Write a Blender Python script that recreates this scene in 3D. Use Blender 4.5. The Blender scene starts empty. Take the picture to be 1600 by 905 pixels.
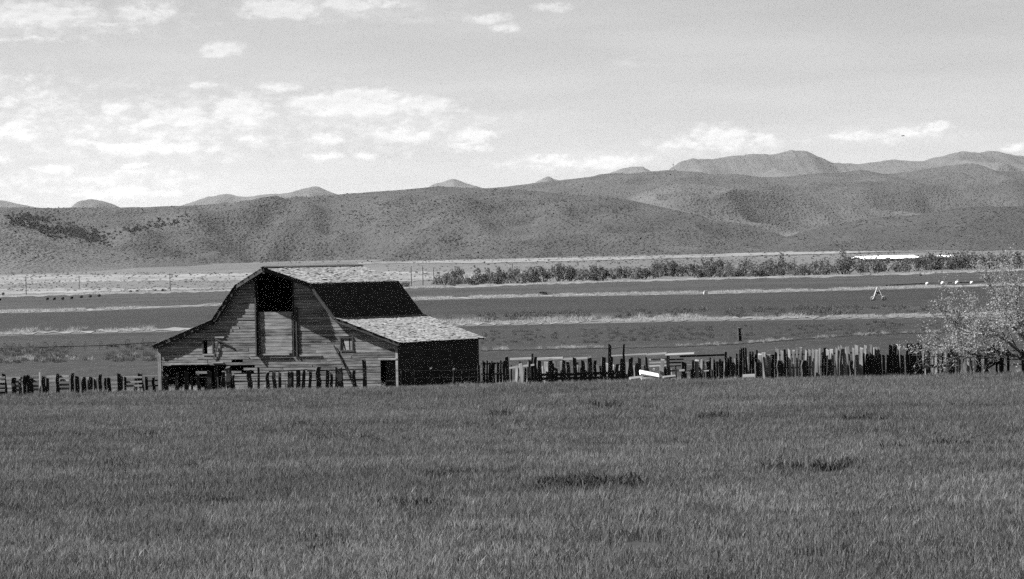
import bpy, bmesh, math, random
import numpy as np
from mathutils import Matrix, Vector

random.seed(7)
RNG = np.random.default_rng(11)
SC = bpy.context.scene
COL = SC.collection

# ------------------------------------------------------------------ camera
FPX = 6360.0                      # focal length in photo pixels (1600 wide)
CAMZ = 7.0
ROLL = math.radians(1.25)
PITCH = math.atan(36.5 / FPX)
Fv = Vector((0, math.cos(PITCH), -math.sin(PITCH)))
R0 = Vector((1, 0, 0)); U0 = R0.cross(Fv)
Rv = R0 * math.cos(ROLL) - U0 * math.sin(ROLL)
Uv = U0 * math.cos(ROLL) + R0 * math.sin(ROLL)
cam = bpy.data.cameras.new('camera')
cam.sensor_width = 36.0
cam.lens = 36.0 * FPX / 1600.0
cam.clip_start = 1.0
cam.clip_end = 60000.0
camo = bpy.data.objects.new('camera', cam)
M3 = Matrix((Rv, Uv, -Fv)).transposed()
camo.matrix_world = Matrix.Translation((0, 0, CAMZ)) @ M3.to_4x4()
COL.objects.link(camo)
SC.camera = camo

# ------------------------------------------------------------------ light
SUN = Vector((-4.243, 0.703, 4.40)).normalized()
SUN_EL = math.asin(SUN.z)
SUN_AZ = math.atan2(SUN.x, SUN.y)
sl = bpy.data.lights.new('sun', 'SUN')
sl.energy = 5.0
sl.angle = math.radians(0.53)
sl.color = (1, 1, 1)
so = bpy.data.objects.new('sun', sl)
so.rotation_euler = SUN.to_track_quat('Z', 'Y').to_euler()
so.location = (-60, 20, 80)
COL.objects.link(so)

SC.view_settings.view_transform = 'Standard'
SC.view_settings.look = 'None'
SC.view_settings.gamma = 1.0
SC.view_settings.use_curve_mapping = False
SC.view_settings.exposure = 2.42
SC.cycles.max_bounces = 5
SC.cycles.diffuse_bounces = 3
SC.cycles.volume_bounces = 0
SC.cycles.use_denoising = False
SC.cycles.sample_clamp_indirect = 3.0

SKY_STRENGTH = 0.055
world = bpy.data.worlds.new('World')
SC.world = world
world.use_nodes = True
wt = world.node_tree
wt.nodes.clear()

def N(t, kind, **kw):
    n = t.nodes.new(kind)
    for k, v in kw.items():
        setattr(n, k, v)
    return n

def L(t, a, b):
    t.links.new(a, b)

def math_node(t, op, a, b=None, c=None, clamp=False):
    n = N(t, 'ShaderNodeMath', operation=op, use_clamp=clamp)
    for i, v in enumerate((a, b, c)):
        if v is None:
            continue
        if isinstance(v, (int, float)):
            n.inputs[i].default_value = v
        else:
            L(t, v, n.inputs[i])
    return n.outputs[0]

def ramp(t, fac, lo, hi, a=0.0, b=1.0, smooth=True):
    n = N(t, 'ShaderNodeMapRange')
    n.interpolation_type = 'SMOOTHSTEP' if smooth else 'LINEAR'
    L(t, fac, n.inputs[0])
    n.inputs[1].default_value = lo; n.inputs[2].default_value = hi
    n.inputs[3].default_value = a; n.inputs[4].default_value = b
    return n.outputs[0]

def sky_dir(px, py):
    d = Fv + Rv * ((px - 800) / FPX) - Uv * ((py - 452.5) / FPX)
    d.normalize()
    return math.atan2(d.x, d.y), math.asin(d.z)

# (px, py, half width, half height, weight): cumulus seen low over the hills
CLOUDS = [(60, 22, 105, 22, .8), (225, 18, 50, 20, .8), (150, 40, 60, 6, .6), (440, 12, 62, 16, 1), (560, 6, 70, 8, .9),
 (760, 28, 34, 9, .8), (785, 44, 28, 7, .7), (865, 12, 30, 10, .7), (350, 77, 30, 11, .95), (320, 132, 22, 8, .7),
 (435, 136, 40, 10, .7), (545, 162, 88, 20, 1.1), (590, 152, 36, 12, 1), (660, 166, 46, 15, .9), (712, 172, 26, 8, .6),
 (375, 172, 40, 22, 1.1), (292, 182, 34, 20, .9), (238, 190, 32, 12, .8), (182, 172, 30, 13, .75), (30, 205, 30, 15, .95),
 (30, 120, 38, 10, .6), (15, 160, 30, 12, .65), (230, 230, 80, 12, .9), (150, 224, 60, 8, .6), (390, 215, 34, 9, .7),
 (510, 215, 34, 11, .8), (505, 245, 30, 8, .7), (572, 243, 19, 8, .6), (632, 213, 48, 12, .8), (738, 212, 36, 11, .8),
 (735, 232, 42, 8, .7), (90, 264, 42, 9, .75), (212, 258, 20, 7, .6), (270, 268, 14, 8, .5), (10, 250, 16, 9, .6),
 (860, 250, 42, 9, .8), (950, 255, 44, 9, .8), (1125, 214, 42, 19, .95), (1065, 228, 46, 11, .7), (1190, 215, 42, 9, .7),
 (1330, 213, 52, 8, .65), (1430, 206, 46, 9, .8), (1466, 198, 22, 8, .9), (190, 303, 80, 9, .8), (60, 285, 40, 6, .4),
 (1592, 232, 16, 7, .7), (260, 195, 330, 80, .42), (120, 30, 260, 45, .38), (560, 20, 260, 28, .3), (600, 200, 260, 60, .36), (150, 285, 260, 36, .4), (1130, 225, 150, 30, .42), (900, 255, 160, 18, .45), (1380, 212, 140, 16, .42), (60, 160, 110, 70, .4), (330, 235, 14, 9, .6), (1010, 228, 26, 7, .5), (40, 60, 80, 5, .5)]

def build_world():
    t = wt
    out = N(t, 'ShaderNodeOutputWorld')
    bg = N(t, 'ShaderNodeBackground')
    bg.inputs['Strength'].default_value = SKY_STRENGTH
    sky = N(t, 'ShaderNodeTexSky', sky_type='NISHITA', sun_disc=False)
    sky.sun_elevation = SUN_EL
    sky.sun_rotation = SUN_AZ % (2 * math.pi)
    sky.air_density = 0.07; sky.dust_density = 1.0; sky.ozone_density = 1.0; sky.altitude = 0
    # black and white film: the sky's green and blue make its grey
    sep = N(t, 'ShaderNodeSeparateColor'); L(t, sky.outputs[0], sep.inputs[0])
    g = math_node(t, 'ADD', math_node(t, 'MULTIPLY', sep.outputs[1], .1), math_node(t, 'MULTIPLY', sep.outputs[2], .9))
    tc = N(t, 'ShaderNodeTexCoord')
    s = N(t, 'ShaderNodeSeparateXYZ'); L(t, tc.outputs['Generated'], s.inputs[0])
    az = math_node(t, 'ARCTAN2', s.outputs[0], s.outputs[1])
    el = math_node(t, 'ARCSINE', s.outputs[2])
    cv = N(t, 'ShaderNodeCombineXYZ'); L(t, az, cv.inputs[0]); L(t, el, cv.inputs[1])
    # billow noise that frays the outlines
    mp = N(t, 'ShaderNodeVectorMath', operation='MULTIPLY'); L(t, cv.outputs[0], mp.inputs[0])
    mp.inputs[1].default_value = (FPX / 46.0, FPX / 26.0, 1)
    nz = N(t, 'ShaderNodeTexNoise'); nz.inputs['Scale'].default_value = 1.0
    nz.inputs['Detail'].default_value = 6; nz.inputs['Roughness'].default_value = .6
    L(t, mp.outputs[0], nz.inputs['Vector'])
    wp = N(t, 'ShaderNodeVectorMath', operation='MULTIPLY_ADD'); L(t, nz.outputs['Color'], wp.inputs[0])
    wp.inputs[1].default_value = (50 / FPX, 22 / FPX, 0)
    off = N(t, 'ShaderNodeVectorMath', operation='SUBTRACT'); L(t, cv.outputs[0], off.inputs[0])
    off.inputs[1].default_value = (25 / FPX, 11 / FPX, 0)
    L(t, off.outputs[0], wp.inputs[2])
    acc = None
    for (px, py, rx, ry, w) in CLOUDS:
        a, e = sky_dir(px, py)
        d1 = N(t, 'ShaderNodeVectorMath', operation='SUBTRACT'); L(t, wp.outputs[0], d1.inputs[0])
        d1.inputs[1].default_value = (a, e, 0)
        d2 = N(t, 'ShaderNodeVectorMath', operation='MULTIPLY'); L(t, d1.outputs[0], d2.inputs[0])
        d2.inputs[1].default_value = (FPX / rx / 1.7, FPX / ry / 1.7, 0)
        ln = N(t, 'ShaderNodeVectorMath', operation='LENGTH'); L(t, d2.outputs[0], ln.inputs[0])
        v = math_node(t, 'MULTIPLY', math_node(t, 'SUBTRACT', 1.0, ln.outputs['Value'], clamp=True), w)
        acc = v if acc is None else math_node(t, 'MAXIMUM', acc, v)
    # the same kind of cloud goes on all round the sky
    n2 = N(t, 'ShaderNodeTexNoise'); n2.inputs['Detail'].default_value = 6; n2.inputs['Scale'].default_value = 1
    m2 = N(t, 'ShaderNodeVectorMath', operation='MULTIPLY'); L(t, tc.outputs['Generated'], m2.inputs[0])
    m2.inputs[1].default_value = (26, 26, 90); L(t, m2.outputs[0], n2.inputs['Vector'])
    rest = ramp(t, n2.outputs[0], .58, .78, 0, .7)
    acc = math_node(t, 'MAXIMUM', acc, math_node(t, 'MULTIPLY', rest, .55))
    n4 = N(t, 'ShaderNodeTexNoise'); n4.inputs['Scale'].default_value = 1.0; n4.inputs['Detail'].default_value = 5; n4.inputs['Roughness'].default_value = .62
    m4 = N(t, 'ShaderNodeVectorMath', operation='MULTIPLY'); L(t, cv.outputs[0], m4.inputs[0]); m4.inputs[1].default_value = (FPX / 30., FPX / 17., 1); L(t, m4.outputs[0], n4.inputs['Vector'])
    fray = math_node(t, 'MULTIPLY', math_node(t, 'SUBTRACT', n4.outputs[0], .52), math_node(t, 'MULTIPLY_ADD', acc, 2.2, .25))
    dens = math_node(t, 'ADD', acc, fray)
    cl = ramp(t, dens, .12, .62, 0, 1)
    # sunlit shoulders and greyer hollows
    o5 = N(t, 'ShaderNodeVectorMath', operation='ADD'); L(t, m4.outputs[0], o5.inputs[0]); o5.inputs[1].default_value = (-.12, .3, 0)
    n5 = N(t, 'ShaderNodeTexNoise'); n5.inputs['Scale'].default_value = 1.0; n5.inputs['Detail'].default_value = 5; n5.inputs['Roughness'].default_value = .62
    L(t, o5.outputs[0], n5.inputs['Vector'])
    rel = math_node(t, 'MULTIPLY', math_node(t, 'SUBTRACT', n4.outputs[0], n5.outputs[0]), 1.3)
    cl = math_node(t, 'MULTIPLY', cl, math_node(t, 'ADD', .85, rel))
    # thin high veil
    n3 = N(t, 'ShaderNodeTexNoise'); n3.inputs['Detail'].default_value = 4; n3.inputs['Scale'].default_value = 1
    m3 = N(t, 'ShaderNodeVectorMath', operation='MULTIPLY'); L(t, cv.outputs[0], m3.inputs[0])
    m3.inputs[1].default_value = (FPX / 420., FPX / 60., 1); L(t, m3.outputs[0], n3.inputs['Vector'])
    veil = ramp(t, n3.outputs[0], .35, .7, -.045, .055)
    b = math_node(t, 'ADD', math_node(t, 'MULTIPLY', cl, CLOUD_GAIN), math_node(t, 'ADD', 1.0, veil))
    v = math_node(t, 'MULTIPLY', g, b)
    comb = N(t, 'ShaderNodeCombineColor')
    for i in range(3):
        L(t, v, comb.inputs[i])
    L(t, comb.outputs[0], bg.inputs['Color'])
    L(t, bg.outputs[0], out.inputs['Surface'])
CLOUD_GAIN = .42
build_world()

# ------------------------------------------------------------------ helpers
C0 = np.array([0, 0, CAMZ]); Fn, Rn, Un = (np.array(v) for v in (Fv, Rv, Uv))

def pdir(px, py):
    px = np.asarray(px, float); py = np.asarray(py, float)
    return Fn + Rn * ((px[..., None] - 800) / FPX) - Un * ((py[..., None] - 452.5) / FPX)

def at(px, py, d):
    v = pdir(px, py)
    return C0 + v * (np.asarray(d, float) / v[..., 1])[..., None]

_tab = np.random.default_rng(5).random((256, 256))
def vnoise(x, y):
    xi = np.floor(x).astype(int); yi = np.floor(y).astype(int)
    fx = x - xi; fy = y - yi
    fx = fx * fx * (3 - 2 * fx); fy = fy * fy * (3 - 2 * fy)
    a = _tab[xi % 256, yi % 256]; b = _tab[(xi + 1) % 256, yi % 256]
    c = _tab[xi % 256, (yi + 1) % 256]; d = _tab[(xi + 1) % 256, (yi + 1) % 256]
    return (a * (1 - fx) + b * fx) * (1 - fy) + (c * (1 - fx) + d * fx) * fy
def fbm(x, y, o=4):
    s = 0; a = .5
    for _ in range(o):
        s = s + a * (vnoise(x, y) - .5); x = x * 2.03 + 17; y = y * 2.03 + 31; a *= .5
    return s
def sstep(t):
    t = np.clip(t, 0, 1); return t * t * (3 - 2 * t)

def tag(o, label=None, cat=None, group=None, kind=None):
    if label: o['label'] = label
    if cat: o['category'] = cat
    if group: o['group'] = group
    if kind: o['kind'] = kind
    return o

def link(name, me, parent=None):
    o = bpy.data.objects.new(name, me); COL.objects.link(o)
    if parent: o.parent = parent
    return o

def empty(name, loc, rz=0):
    o = bpy.data.objects.new(name, None); COL.objects.link(o)
    o.location = loc; o.rotation_euler = (0, 0, rz); o.empty_display_size = .5
    return o

def mesh_np(name, V, Fq, mat=None, smooth=False):
    V = np.asarray(V, np.float32); me = bpy.data.meshes.new(name)
    if isinstance(Fq, np.ndarray):
        k = Fq.shape[1]; n = len(Fq)
        me.vertices.add(len(V)); me.vertices.foreach_set('co', V.ravel())
        me.loops.add(n * k); me.loops.foreach_set('vertex_index', Fq.astype(np.int32).ravel())
        me.polygons.add(n); me.polygons.foreach_set('loop_start', np.arange(0, n * k, k, dtype=np.int32))
        me.polygons.foreach_set('loop_total', np.full(n, k, np.int32))
        me.update(calc_edges=True)
    else:
        me.from_pydata([tuple(map(float, v)) for v in V], [], Fq)
    if mat: me.materials.append(mat)
    if smooth: me.polygons.foreach_set('use_smooth', np.ones(len(me.polygons), bool))
    me.update()
    return me

BOXF = [(0, 3, 2, 1), (4, 5, 6, 7), (0, 1, 5, 4), (1, 2, 6, 5), (2, 3, 7, 6), (3, 0, 4, 7)]
class MB:
    def __init__(s): s.v = []; s.f = []
    def add(s, vs, fs):
        b = len(s.v); s.v += [tuple(v) for v in vs]; s.f += [tuple(i + b for i in f) for f in fs]; return s
    def hexa(s, p): return s.add(p, BOXF)
    def box(s, x0, x1, y0, y1, z0, z1):
        return s.hexa([(x0, y0, z0), (x1, y0, z0), (x1, y1, z0), (x0, y1, z0), (x0, y0, z1), (x1, y0, z1), (x1, y1, z1), (x0, y1, z1)])
    def tube(s, pts, rad, n=6, cap=True):
        pts = [Vector(p) for p in pts]; b = len(s.v)
        for i, p in enumerate(pts):
            t = (pts[min(i + 1, len(pts) - 1)] - pts[max(i - 1, 0)]).normalized()
            a = t.orthogonal().normalized(); c = t.cross(a)
            r = rad[i] if isinstance(rad, (list, tuple)) else rad
            for k in range(n):
                q = p + (a * math.cos(k * 2 * math.pi / n) + c * math.sin(k * 2 * math.pi / n)) * r
                s.v.append(tuple(q))
        for i in range(len(pts) - 1):
            for k in range(n):
                s.f.append((b + i * n + k, b + i * n + (k + 1) % n, b + (i + 1) * n + (k + 1) % n, b + (i + 1) * n + k))
        if cap:
            s.f.append(tuple(b + k for k in reversed(range(n))))
            s.f.append(tuple(b + (len(pts) - 1) * n + k for k in range(n)))
        return s
    def mesh(s, name, mat, smooth=False):
        me = bpy.data.meshes.new(name); me.from_pydata(s.v, [], s.f); me.materials.append(mat)
        if smooth: me.polygons.foreach_set('use_smooth', np.ones(len(me.polygons), bool))
        me.update(); return me
    def build(s, name, mat, parent=None, smooth=False): return link(name, s.mesh(name, mat, smooth), parent)

ALB = .375      # tones below were judged at another exposure; this brings them to real albedos
def grey(t, fac, lo, hi):
    """value -> grey colour between two albedos"""
    v = ramp(t, fac, 0, 1, lo * ALB, hi * ALB, smooth=False)
    c = N(t, 'ShaderNodeCombineColor')
    for i in range(3): L(t, v, c.inputs[i])
    return c.outputs[0]

def newmat(name):
    m = bpy.data.materials.new(name); m.use_nodes = True
    t = m.node_tree; t.nodes.clear()
    out = N(t, 'ShaderNodeOutputMaterial'); bs = N(t, 'ShaderNodeBsdfPrincipled')
    bs.inputs['Roughness'].default_value = .9; bs.inputs['Specular IOR Level'].default_value = .15
    L(t, bs.outputs[0], out.inputs[0])
    return m, t, bs, out

def noise(t, scale, detail=4, vec=None, mul=None, rough=.55):
    n = N(t, 'ShaderNodeTexNoise'); n.inputs['Scale'].default_value = scale
    n.inputs['Detail'].default_value = detail; n.inputs['Roughness'].default_value = rough
    if vec is not None:
        if mul:
            m = N(t, 'ShaderNodeVectorMath', operation='MULTIPLY'); L(t, vec, m.inputs[0]); m.inputs[1].default_value = mul
            vec = m.outputs[0]
        L(t, vec, n.inputs['Vector'])
    return n.outputs[0]

def addbump(t, bs, h, strength, dist):
    b = N(t, 'ShaderNodeBump'); b.inputs['Strength'].default_value = strength; b.inputs['Distance'].default_value = dist
    L(t, h, b.inputs['Height']); L(t, b.outputs[0], bs.inputs['Normal'])

def wood_mat(name, lo, hi, spread=.25, axis=0, island=False):
    """weathered wood: grain streaks along one object axis, one tone per piece"""
    m, t, bs, out = newmat(name)
    tc = N(t, 'ShaderNodeTexCoord'); geo = N(t, 'ShaderNodeNewGeometry')
    oi = N(t, 'ShaderNodeObjectInfo')
    mul = [14, 14, 14]; mul[axis] = .9
    wv = N(t, 'ShaderNodeVectorMath', operation='ADD'); L(t, geo.outputs['Position'] if axis == 2 else tc.outputs['Object'], wv.inputs[0])
    rv = N(t, 'ShaderNodeCombineXYZ')
    rnd = geo.outputs['Random Per Island'] if island else oi.outputs['Random']
    L(t, math_node(t, 'MULTIPLY', rnd, 37.0), rv.inputs[0]); L(t, math_node(t, 'MULTIPLY', rnd, 91.0), rv.inputs[2])
    L(t, rv.outputs[0], wv.inputs[1])
    g = noise(t, 1.0, 5, wv.outputs[0], mul, .65)
    st = noise(t, .8, 3, wv.outputs[0], None)
    v = math_node(t, 'ADD', math_node(t, 'MULTIPLY', ramp(t, g, .3, .7), .5), math_node(t, 'MULTIPLY', ramp(t, st, .35, .65), .25))
    v = math_node(t, 'ADD', v, math_node(t, 'MULTIPLY', rnd, spread))
    L(t, grey(t, v, lo, hi), bs.inputs['Base Color'])
    addbump(t, bs, g, .5, .012)
    return m

M = {}
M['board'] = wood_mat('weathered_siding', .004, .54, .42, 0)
M['side'] = wood_mat('shade_toned_siding', .03, .16, .2, 1)  # shade of the side wall put into a darker wood tone
M['trim'] = wood_mat('trim_wood', .02, .10, .25, 2)
M['post'] = wood_mat('old_post_wood', .018, .09, .3, 2)
M['pale'] = wood_mat('bleached_plank', .10, .52, .35, 2)
M['palerail'] = wood_mat('bleached_rail', .14, .52, .3, 0)
M['darkplank'] = wood_mat('dark_plank', .012, .07, .25, 2)
M['deck'] = wood_mat('roof_deck_wood', .02, .06, .2, 1)

def shingle_mat(name, lo, hi):
    m, t, bs, out = newmat(name)
    geo = N(t, 'ShaderNodeNewGeometry')
    n1 = noise(t, 9, 4, geo.outputs['Position']); n2 = noise(t, .7, 3, geo.outputs['Position'])
    v = math_node(t, 'ADD', math_node(t, 'MULTIPLY', geo.outputs['Random Per Island'], .55), math_node(t, 'MULTIPLY', ramp(t, n1, .3, .7), .3))
    v = math_node(t, 'ADD', v, math_node(t, 'MULTIPLY', ramp(t, n2, .35, .65), .2))
    L(t, grey(t, v, lo, hi), bs.inputs['Base Color'])
    return m
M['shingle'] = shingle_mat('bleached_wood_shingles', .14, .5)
M['shade_shingle'] = shingle_mat('shade_darkened_shingles', .02, .10)  # same shingles darkened: the shade of the steep slopes is in the colour

def flat_mat(name, lo, hi, scale=3.0, rough=.8, metal=0.0):
    m, t, bs, out = newmat(name)
    geo = N(t, 'ShaderNodeNewGeometry')
    L(t, grey(t, ramp(t, noise(t, scale, 4, geo.outputs['Position']), .3, .7), lo, hi), bs.inputs['Base Color'])
    bs.inputs['Roughness'].default_value = rough; bs.inputs['Metallic'].default_value = metal
    return m
M['white'] = flat_mat('white_paint', 1.5, 1.9, 2)
M['whiteroof'] = flat_mat('white_sheet_roof', 1.8, 2.1, .3, .5)
M['greywall'] = flat_mat('shed_wall', .08, .16, .4)
M['black'] = flat_mat('dark_bale_wrap', .01, .03, 3)
M['metal'] = flat_mat('galvanised_steel', .3, .55, 2, .6, 0)
M['rust'] = flat_mat('rusty_pipe', .03, .07, 2)
M['polewood'] = flat_mat('pole_wood', .05, .1, 1)
M['bark'] = flat_mat('grey_bark', .03, .45, 3)
M['bird'] = flat_mat('dark_feathers', .03, .06, 9)
M['rock'] = flat_mat('dark_rock', .05, .14, .3)

def grass_mat(name, lo, hi, trans=.35, patch=(.012, .05), pw=.5, px=1.0, iw=.5):
    m, t, bs, out = newmat(name)
    geo = N(t, 'ShaderNodeNewGeometry')
    p1 = ramp(t, noise(t, 1, 4, geo.outputs['Position'], (patch[0] * 1.0 * px, patch[0] * 2.2, 0)), .36, .64)
    p2 = ramp(t, noise(t, 1, 4, geo.outputs['Position'], (patch[1] * px, patch[1] * 2.0, 0)), .34, .66)
    v = math_node(t, 'ADD', math_node(t, 'MULTIPLY', p1, pw * .5), math_node(t, 'MULTIPLY', p2, pw * .5))
    v = math_node(t, 'ADD', v, math_node(t, 'MULTIPLY', geo.outputs['Random Per Island'], iw))
    c = grey(t, v, lo, hi)
    L(t, c, bs.inputs['Base Color'])
    tr = N(t, 'ShaderNodeBsdfTranslucent'); L(t, c, tr.inputs['Color'])
    mx = N(t, 'ShaderNodeMixShader'); mx.inputs[0].default_value = trans
    L(t, bs.outputs[0], mx.inputs[1]); L(t, tr.outputs[0], mx.inputs[2]); L(t, mx.outputs[0], out.inputs[0])
    return m
M['grass'] = grass_mat('green_crop_grass', .03, .32, .35, (.03, .16), .38, 1.0, .62)
M['darkweed'] = grass_mat('dark_broad_weeds', .015, .16, .2, (.03, .16), .3)
M['palegrass'] = grass_mat('pale_seed_heads', .12, .5, .4, (.03, .16), .3)
M['dry'] = grass_mat('dry_pale_grass', .22, .85, .4, (.02, .09), .3)
M['leaf'] = grass_mat('sparse_pale_leaves', .06, .62, .35, (.3, .8), .3, 1, .8)
M['willow'] = grass_mat('willow_leaves', .03, .3, .3, (.02, .12), .5)
M['sage'] = grass_mat('sagebrush', .03, .085, .1, (.004, .02), .4)
M['juniper'] = grass_mat('juniper_scrub', .008, .03, .1, (.004, .02), .4)  # dark bushes that also stand in for the shaded ravine slope
M['weed'] = grass_mat('grey_weeds', .06, .2, .3, (.02, .09), .4)

def ground_mat(name, lo, hi, s1=.02, s2=.4, bump=None, stretch=1.0, w=(.5, .5)):
    m, t, bs, out = newmat(name)
    geo = N(t, 'ShaderNodeNewGeometry')
    a = ramp(t, noise(t, 1, 5, geo.outputs['Position'], (s1, s1 * stretch, s1)), .32, .68)
    b = ramp(t, noise(t, 1, 6, geo.outputs['Position'], (s2, s2 * stretch, s2), .7), .3, .7)
    v = math_node(t, 'ADD', math_node(t, 'MULTIPLY', a, w[0]), math_node(t, 'MULTIPLY', b, w[1]))
    L(t, grey(t, v, lo, hi), bs.inputs['Base Color'])
    if bump: addbump(t, bs, b, bump[0], bump[1])
    return m
M['soil'] = ground_mat('field_soil', .012, .035, .05, 1.0, None, 1)
M['field_dark'] = ground_mat('dark_crop_field', .001, .019, .02, .3, (.8, .4), .35)
M['field_mid'] = ground_mat('mid_crop_field', .002, .028, .025, .4, (.8, .35), .35)
M['field_light'] = ground_mat('light_crop_field', .005, .04, .02, .3, (.8, .4), .35)
M['drysoil'] = ground_mat('dry_grass_ground', .08, .27, .02, .3, (.4, .2), .4)
M['valley'] = ground_mat('valley_ground', .06, .13, .006, .08, (.4, .3), .25)

# ------------------------------------------------------------------ terrain
def gz(x, y):
    """valley floor: level round the barn, then a long fan rising to the hills"""
    x = np.asarray(x, float); y = np.asarray(y, float)
    z = 17.0 * sstep((y - 1500) / 2300.) + 22.0 * sstep((y - 3600) / 6000.)
    z = z + fbm(x / 700., y / 900., 2) * 4.0 * sstep((y - 2000) / 900.)
    z = z + (fbm(x / 26. + 7, y / 34., 3) * .30) * sstep((222 - y) / 40.)
    return z

class Hill:
    def __init__(s, pts, foot, ridge, back, gully, gx, seed, foot_z=None, tex=.5):
        pts = np.array(pts, float)
        w = at(pts[:, 0], pts[:, 1], ridge)
        s.X, s.Z = w[:, 0], w[:, 2]
        s.foot, s.ridge, s.back, s.gully, s.gx, s.seed = foot, ridge, back, gully, gx, seed
    def crest(s, x):
        # smooth interpolation of the traced crest
        k = np.linspace(-1, 1, 7) * (7.0 if s.ridge < 9000 else 4.5) * s.ridge / FPX
        q = s.ridge / FPX
        return sum(np.interp(x + d, s.X, s.Z) for d in k) / len(k) + fbm(x / q / 34. + s.seed, x * 0 + s.seed, 5) * q * (1.6 if s.ridge < 9000 else 11.0)
    def z(s, x, y):
        x = np.asarray(x, float); y = np.asarray(y, float)
        wob = fbm(x / (s.gx * 2.2) + s.seed, np.zeros_like(x) + s.seed, 2)
        rid = s.ridge + wob * (s.ridge - s.foot) * .35
        ft = s.foot + fbm(x / (s.gx * 1.4) + s.seed + 9, np.zeros_like(x) + 3.3, 3) * (s.ridge - s.foot) * .5
        t = np.where(y < rid, (y - ft) / np.maximum(rid - ft, 1), 1 - (y - rid) / s.back)
        tt = np.clip(t, 0, 1)
        prof = np.sin(tt * math.pi / 2) ** 1.25
        base = gz(x, np.full_like(x, s.foot) + 0 * y)
        h = np.maximum(s.crest(x) - base, -30)
        wv = fbm(x / s.gx * 1.0 + s.seed, y / (s.gx * 2.8) + s.seed, 2) * s.gx * .8
        g = 1 - 2 * np.abs(fbm((x + wv) / s.gx + s.seed * 3, y / (s.gx * 3.2) + s.seed, 4)) * 1.6
        zz = base + h * prof + (g - .95) * s.gully * (1.9 if s.ridge < 6000 else 1.6) * np.abs(h) * 4 * tt * (1 - tt) \
            + fbm(x / (s.gx * .3) + s.seed, y / (s.gx * .5), 5) * np.abs(h) * .16 * np.minimum(1, tt * 3) * np.clip(1.25 - tt, .12, 1)
        return np.where(t <= 0, base - 6 + 20 * np.clip(t, -1, 0), zz)

HILLS = {}
HILLS['hill_spur'] = Hill([(-700, 300), (-300, 312), (-100, 322), (0, 333), (30, 342), (60, 352), (95, 366), (145, 389), (200, 406), (260, 418), (400, 430)],
                          2700, 3250, 900, .16, 150, 1.7)
HILLS['hill_central'] = Hill([(-700, 330), (-200, 327), (0, 326), (100, 325), (200, 324), (290, 324), (350, 321), (400, 314), (450, 307), (500, 302), (560, 298), (620, 293),
                              (680, 289), (730, 290), (780, 292), (860, 297), (950, 305), (1000, 313), (1050, 323), (1100, 338), (1150, 355), (1200, 373), (1235, 388), (1300, 405), (1500, 420)],
                             3050, 4400, 1500, .36, 230, 4.2)
HILLS['hill_right'] = Hill([(1080, 415), (1160, 392), (1230, 370), (1300, 351), (1380, 339), (1450, 333), (1510, 323), (1560, 320), (1600, 327), (1700, 345), (1900, 330), (2300, 340)],
                           2900, 3700, 900, .30, 170, 8.8)
HILLS['hill_middle'] = Hill([(860, 340), (960, 320), (985, 311), (1010, 298), (1060, 286), (1120, 291), (1200, 303), (1300, 318), (1400, 335), (1500, 345), (1700, 340), (2200, 350)],
                            4300, 5400, 1100, .34, 220, 12.1)
HILLS['hill_ridge'] = Hill([(500, 330), (700, 300), (790, 291), (850, 283), (900, 278), (960, 271), (1010, 266), (1050, 263), (1090, 268), (1110, 272), (1150, 271), (1190, 277),
                            (1230, 276), (1280, 270), (1320, 269), (1345, 265), (1380, 273), (1420, 270), (1480, 259), (1520, 263), (1560, 268), (1600, 267), (1800, 262), (2300, 275)],
                           5200, 7000, 1500, .34, 380, 15.5)
HILLS['mountain_range'] = Hill([(1000, 300), (1040, 272), (1060, 256), (1082, 248), (1108, 251), (1130, 248), (1170, 241), (1210, 244), (1240, 235), (1265, 234), (1300, 252), (1345, 256),
                                (1400, 248), (1440, 253), (1475, 245), (1510, 236), (1530, 238), (1550, 236), (1575, 240), (1600, 240), (1800, 236), (2400, 250)],
                               9000, 11500, 2500, .22, 420, 21.3)
HILLS['distant_peaks'] = Hill([(-600, 320), (-100, 318), (0, 313), (25, 316), (45, 324), (80, 334), (115, 334), (145, 310), (165, 315), (190, 328), (230, 336), (280, 324), (320, 310), (345, 304),
                               (378, 310), (420, 306), (452, 303), (475, 293), (500, 292), (520, 302), (560, 315), (640, 308), (680, 288), (710, 278), (742, 290), (800, 305), (836, 286),
                               (855, 276), (870, 280), (900, 285), (925, 276), (975, 264), (1005, 258), (1025, 268), (1080, 300), (1300, 320)],
                              12000, 14000, 2500, .15, 300, 27.7)

def grid(x0, x1, y0, y1, nx, ny, zf, wedge=False, yspace='lin'):
    ys = np.linspace(y0, y1, ny) if yspace == 'lin' else np.geomspace(y0, y1, ny)
    u = np.linspace(0, 1, nx)
    X = np.array([x0 + (x1 - x0) * u for _ in ys]); Y = np.repeat(ys[:, None], nx, 1)
    Z = zf(X, Y)
    i = np.arange(ny - 1)[:, None] * nx + np.arange(nx - 1)[None]
    Fq = np.stack([i, i + 1, i + 1 + nx, i + nx], -1).reshape(-1, 4)
    return np.stack([X, Y, Z], -1).reshape(-1, 3), Fq

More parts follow.
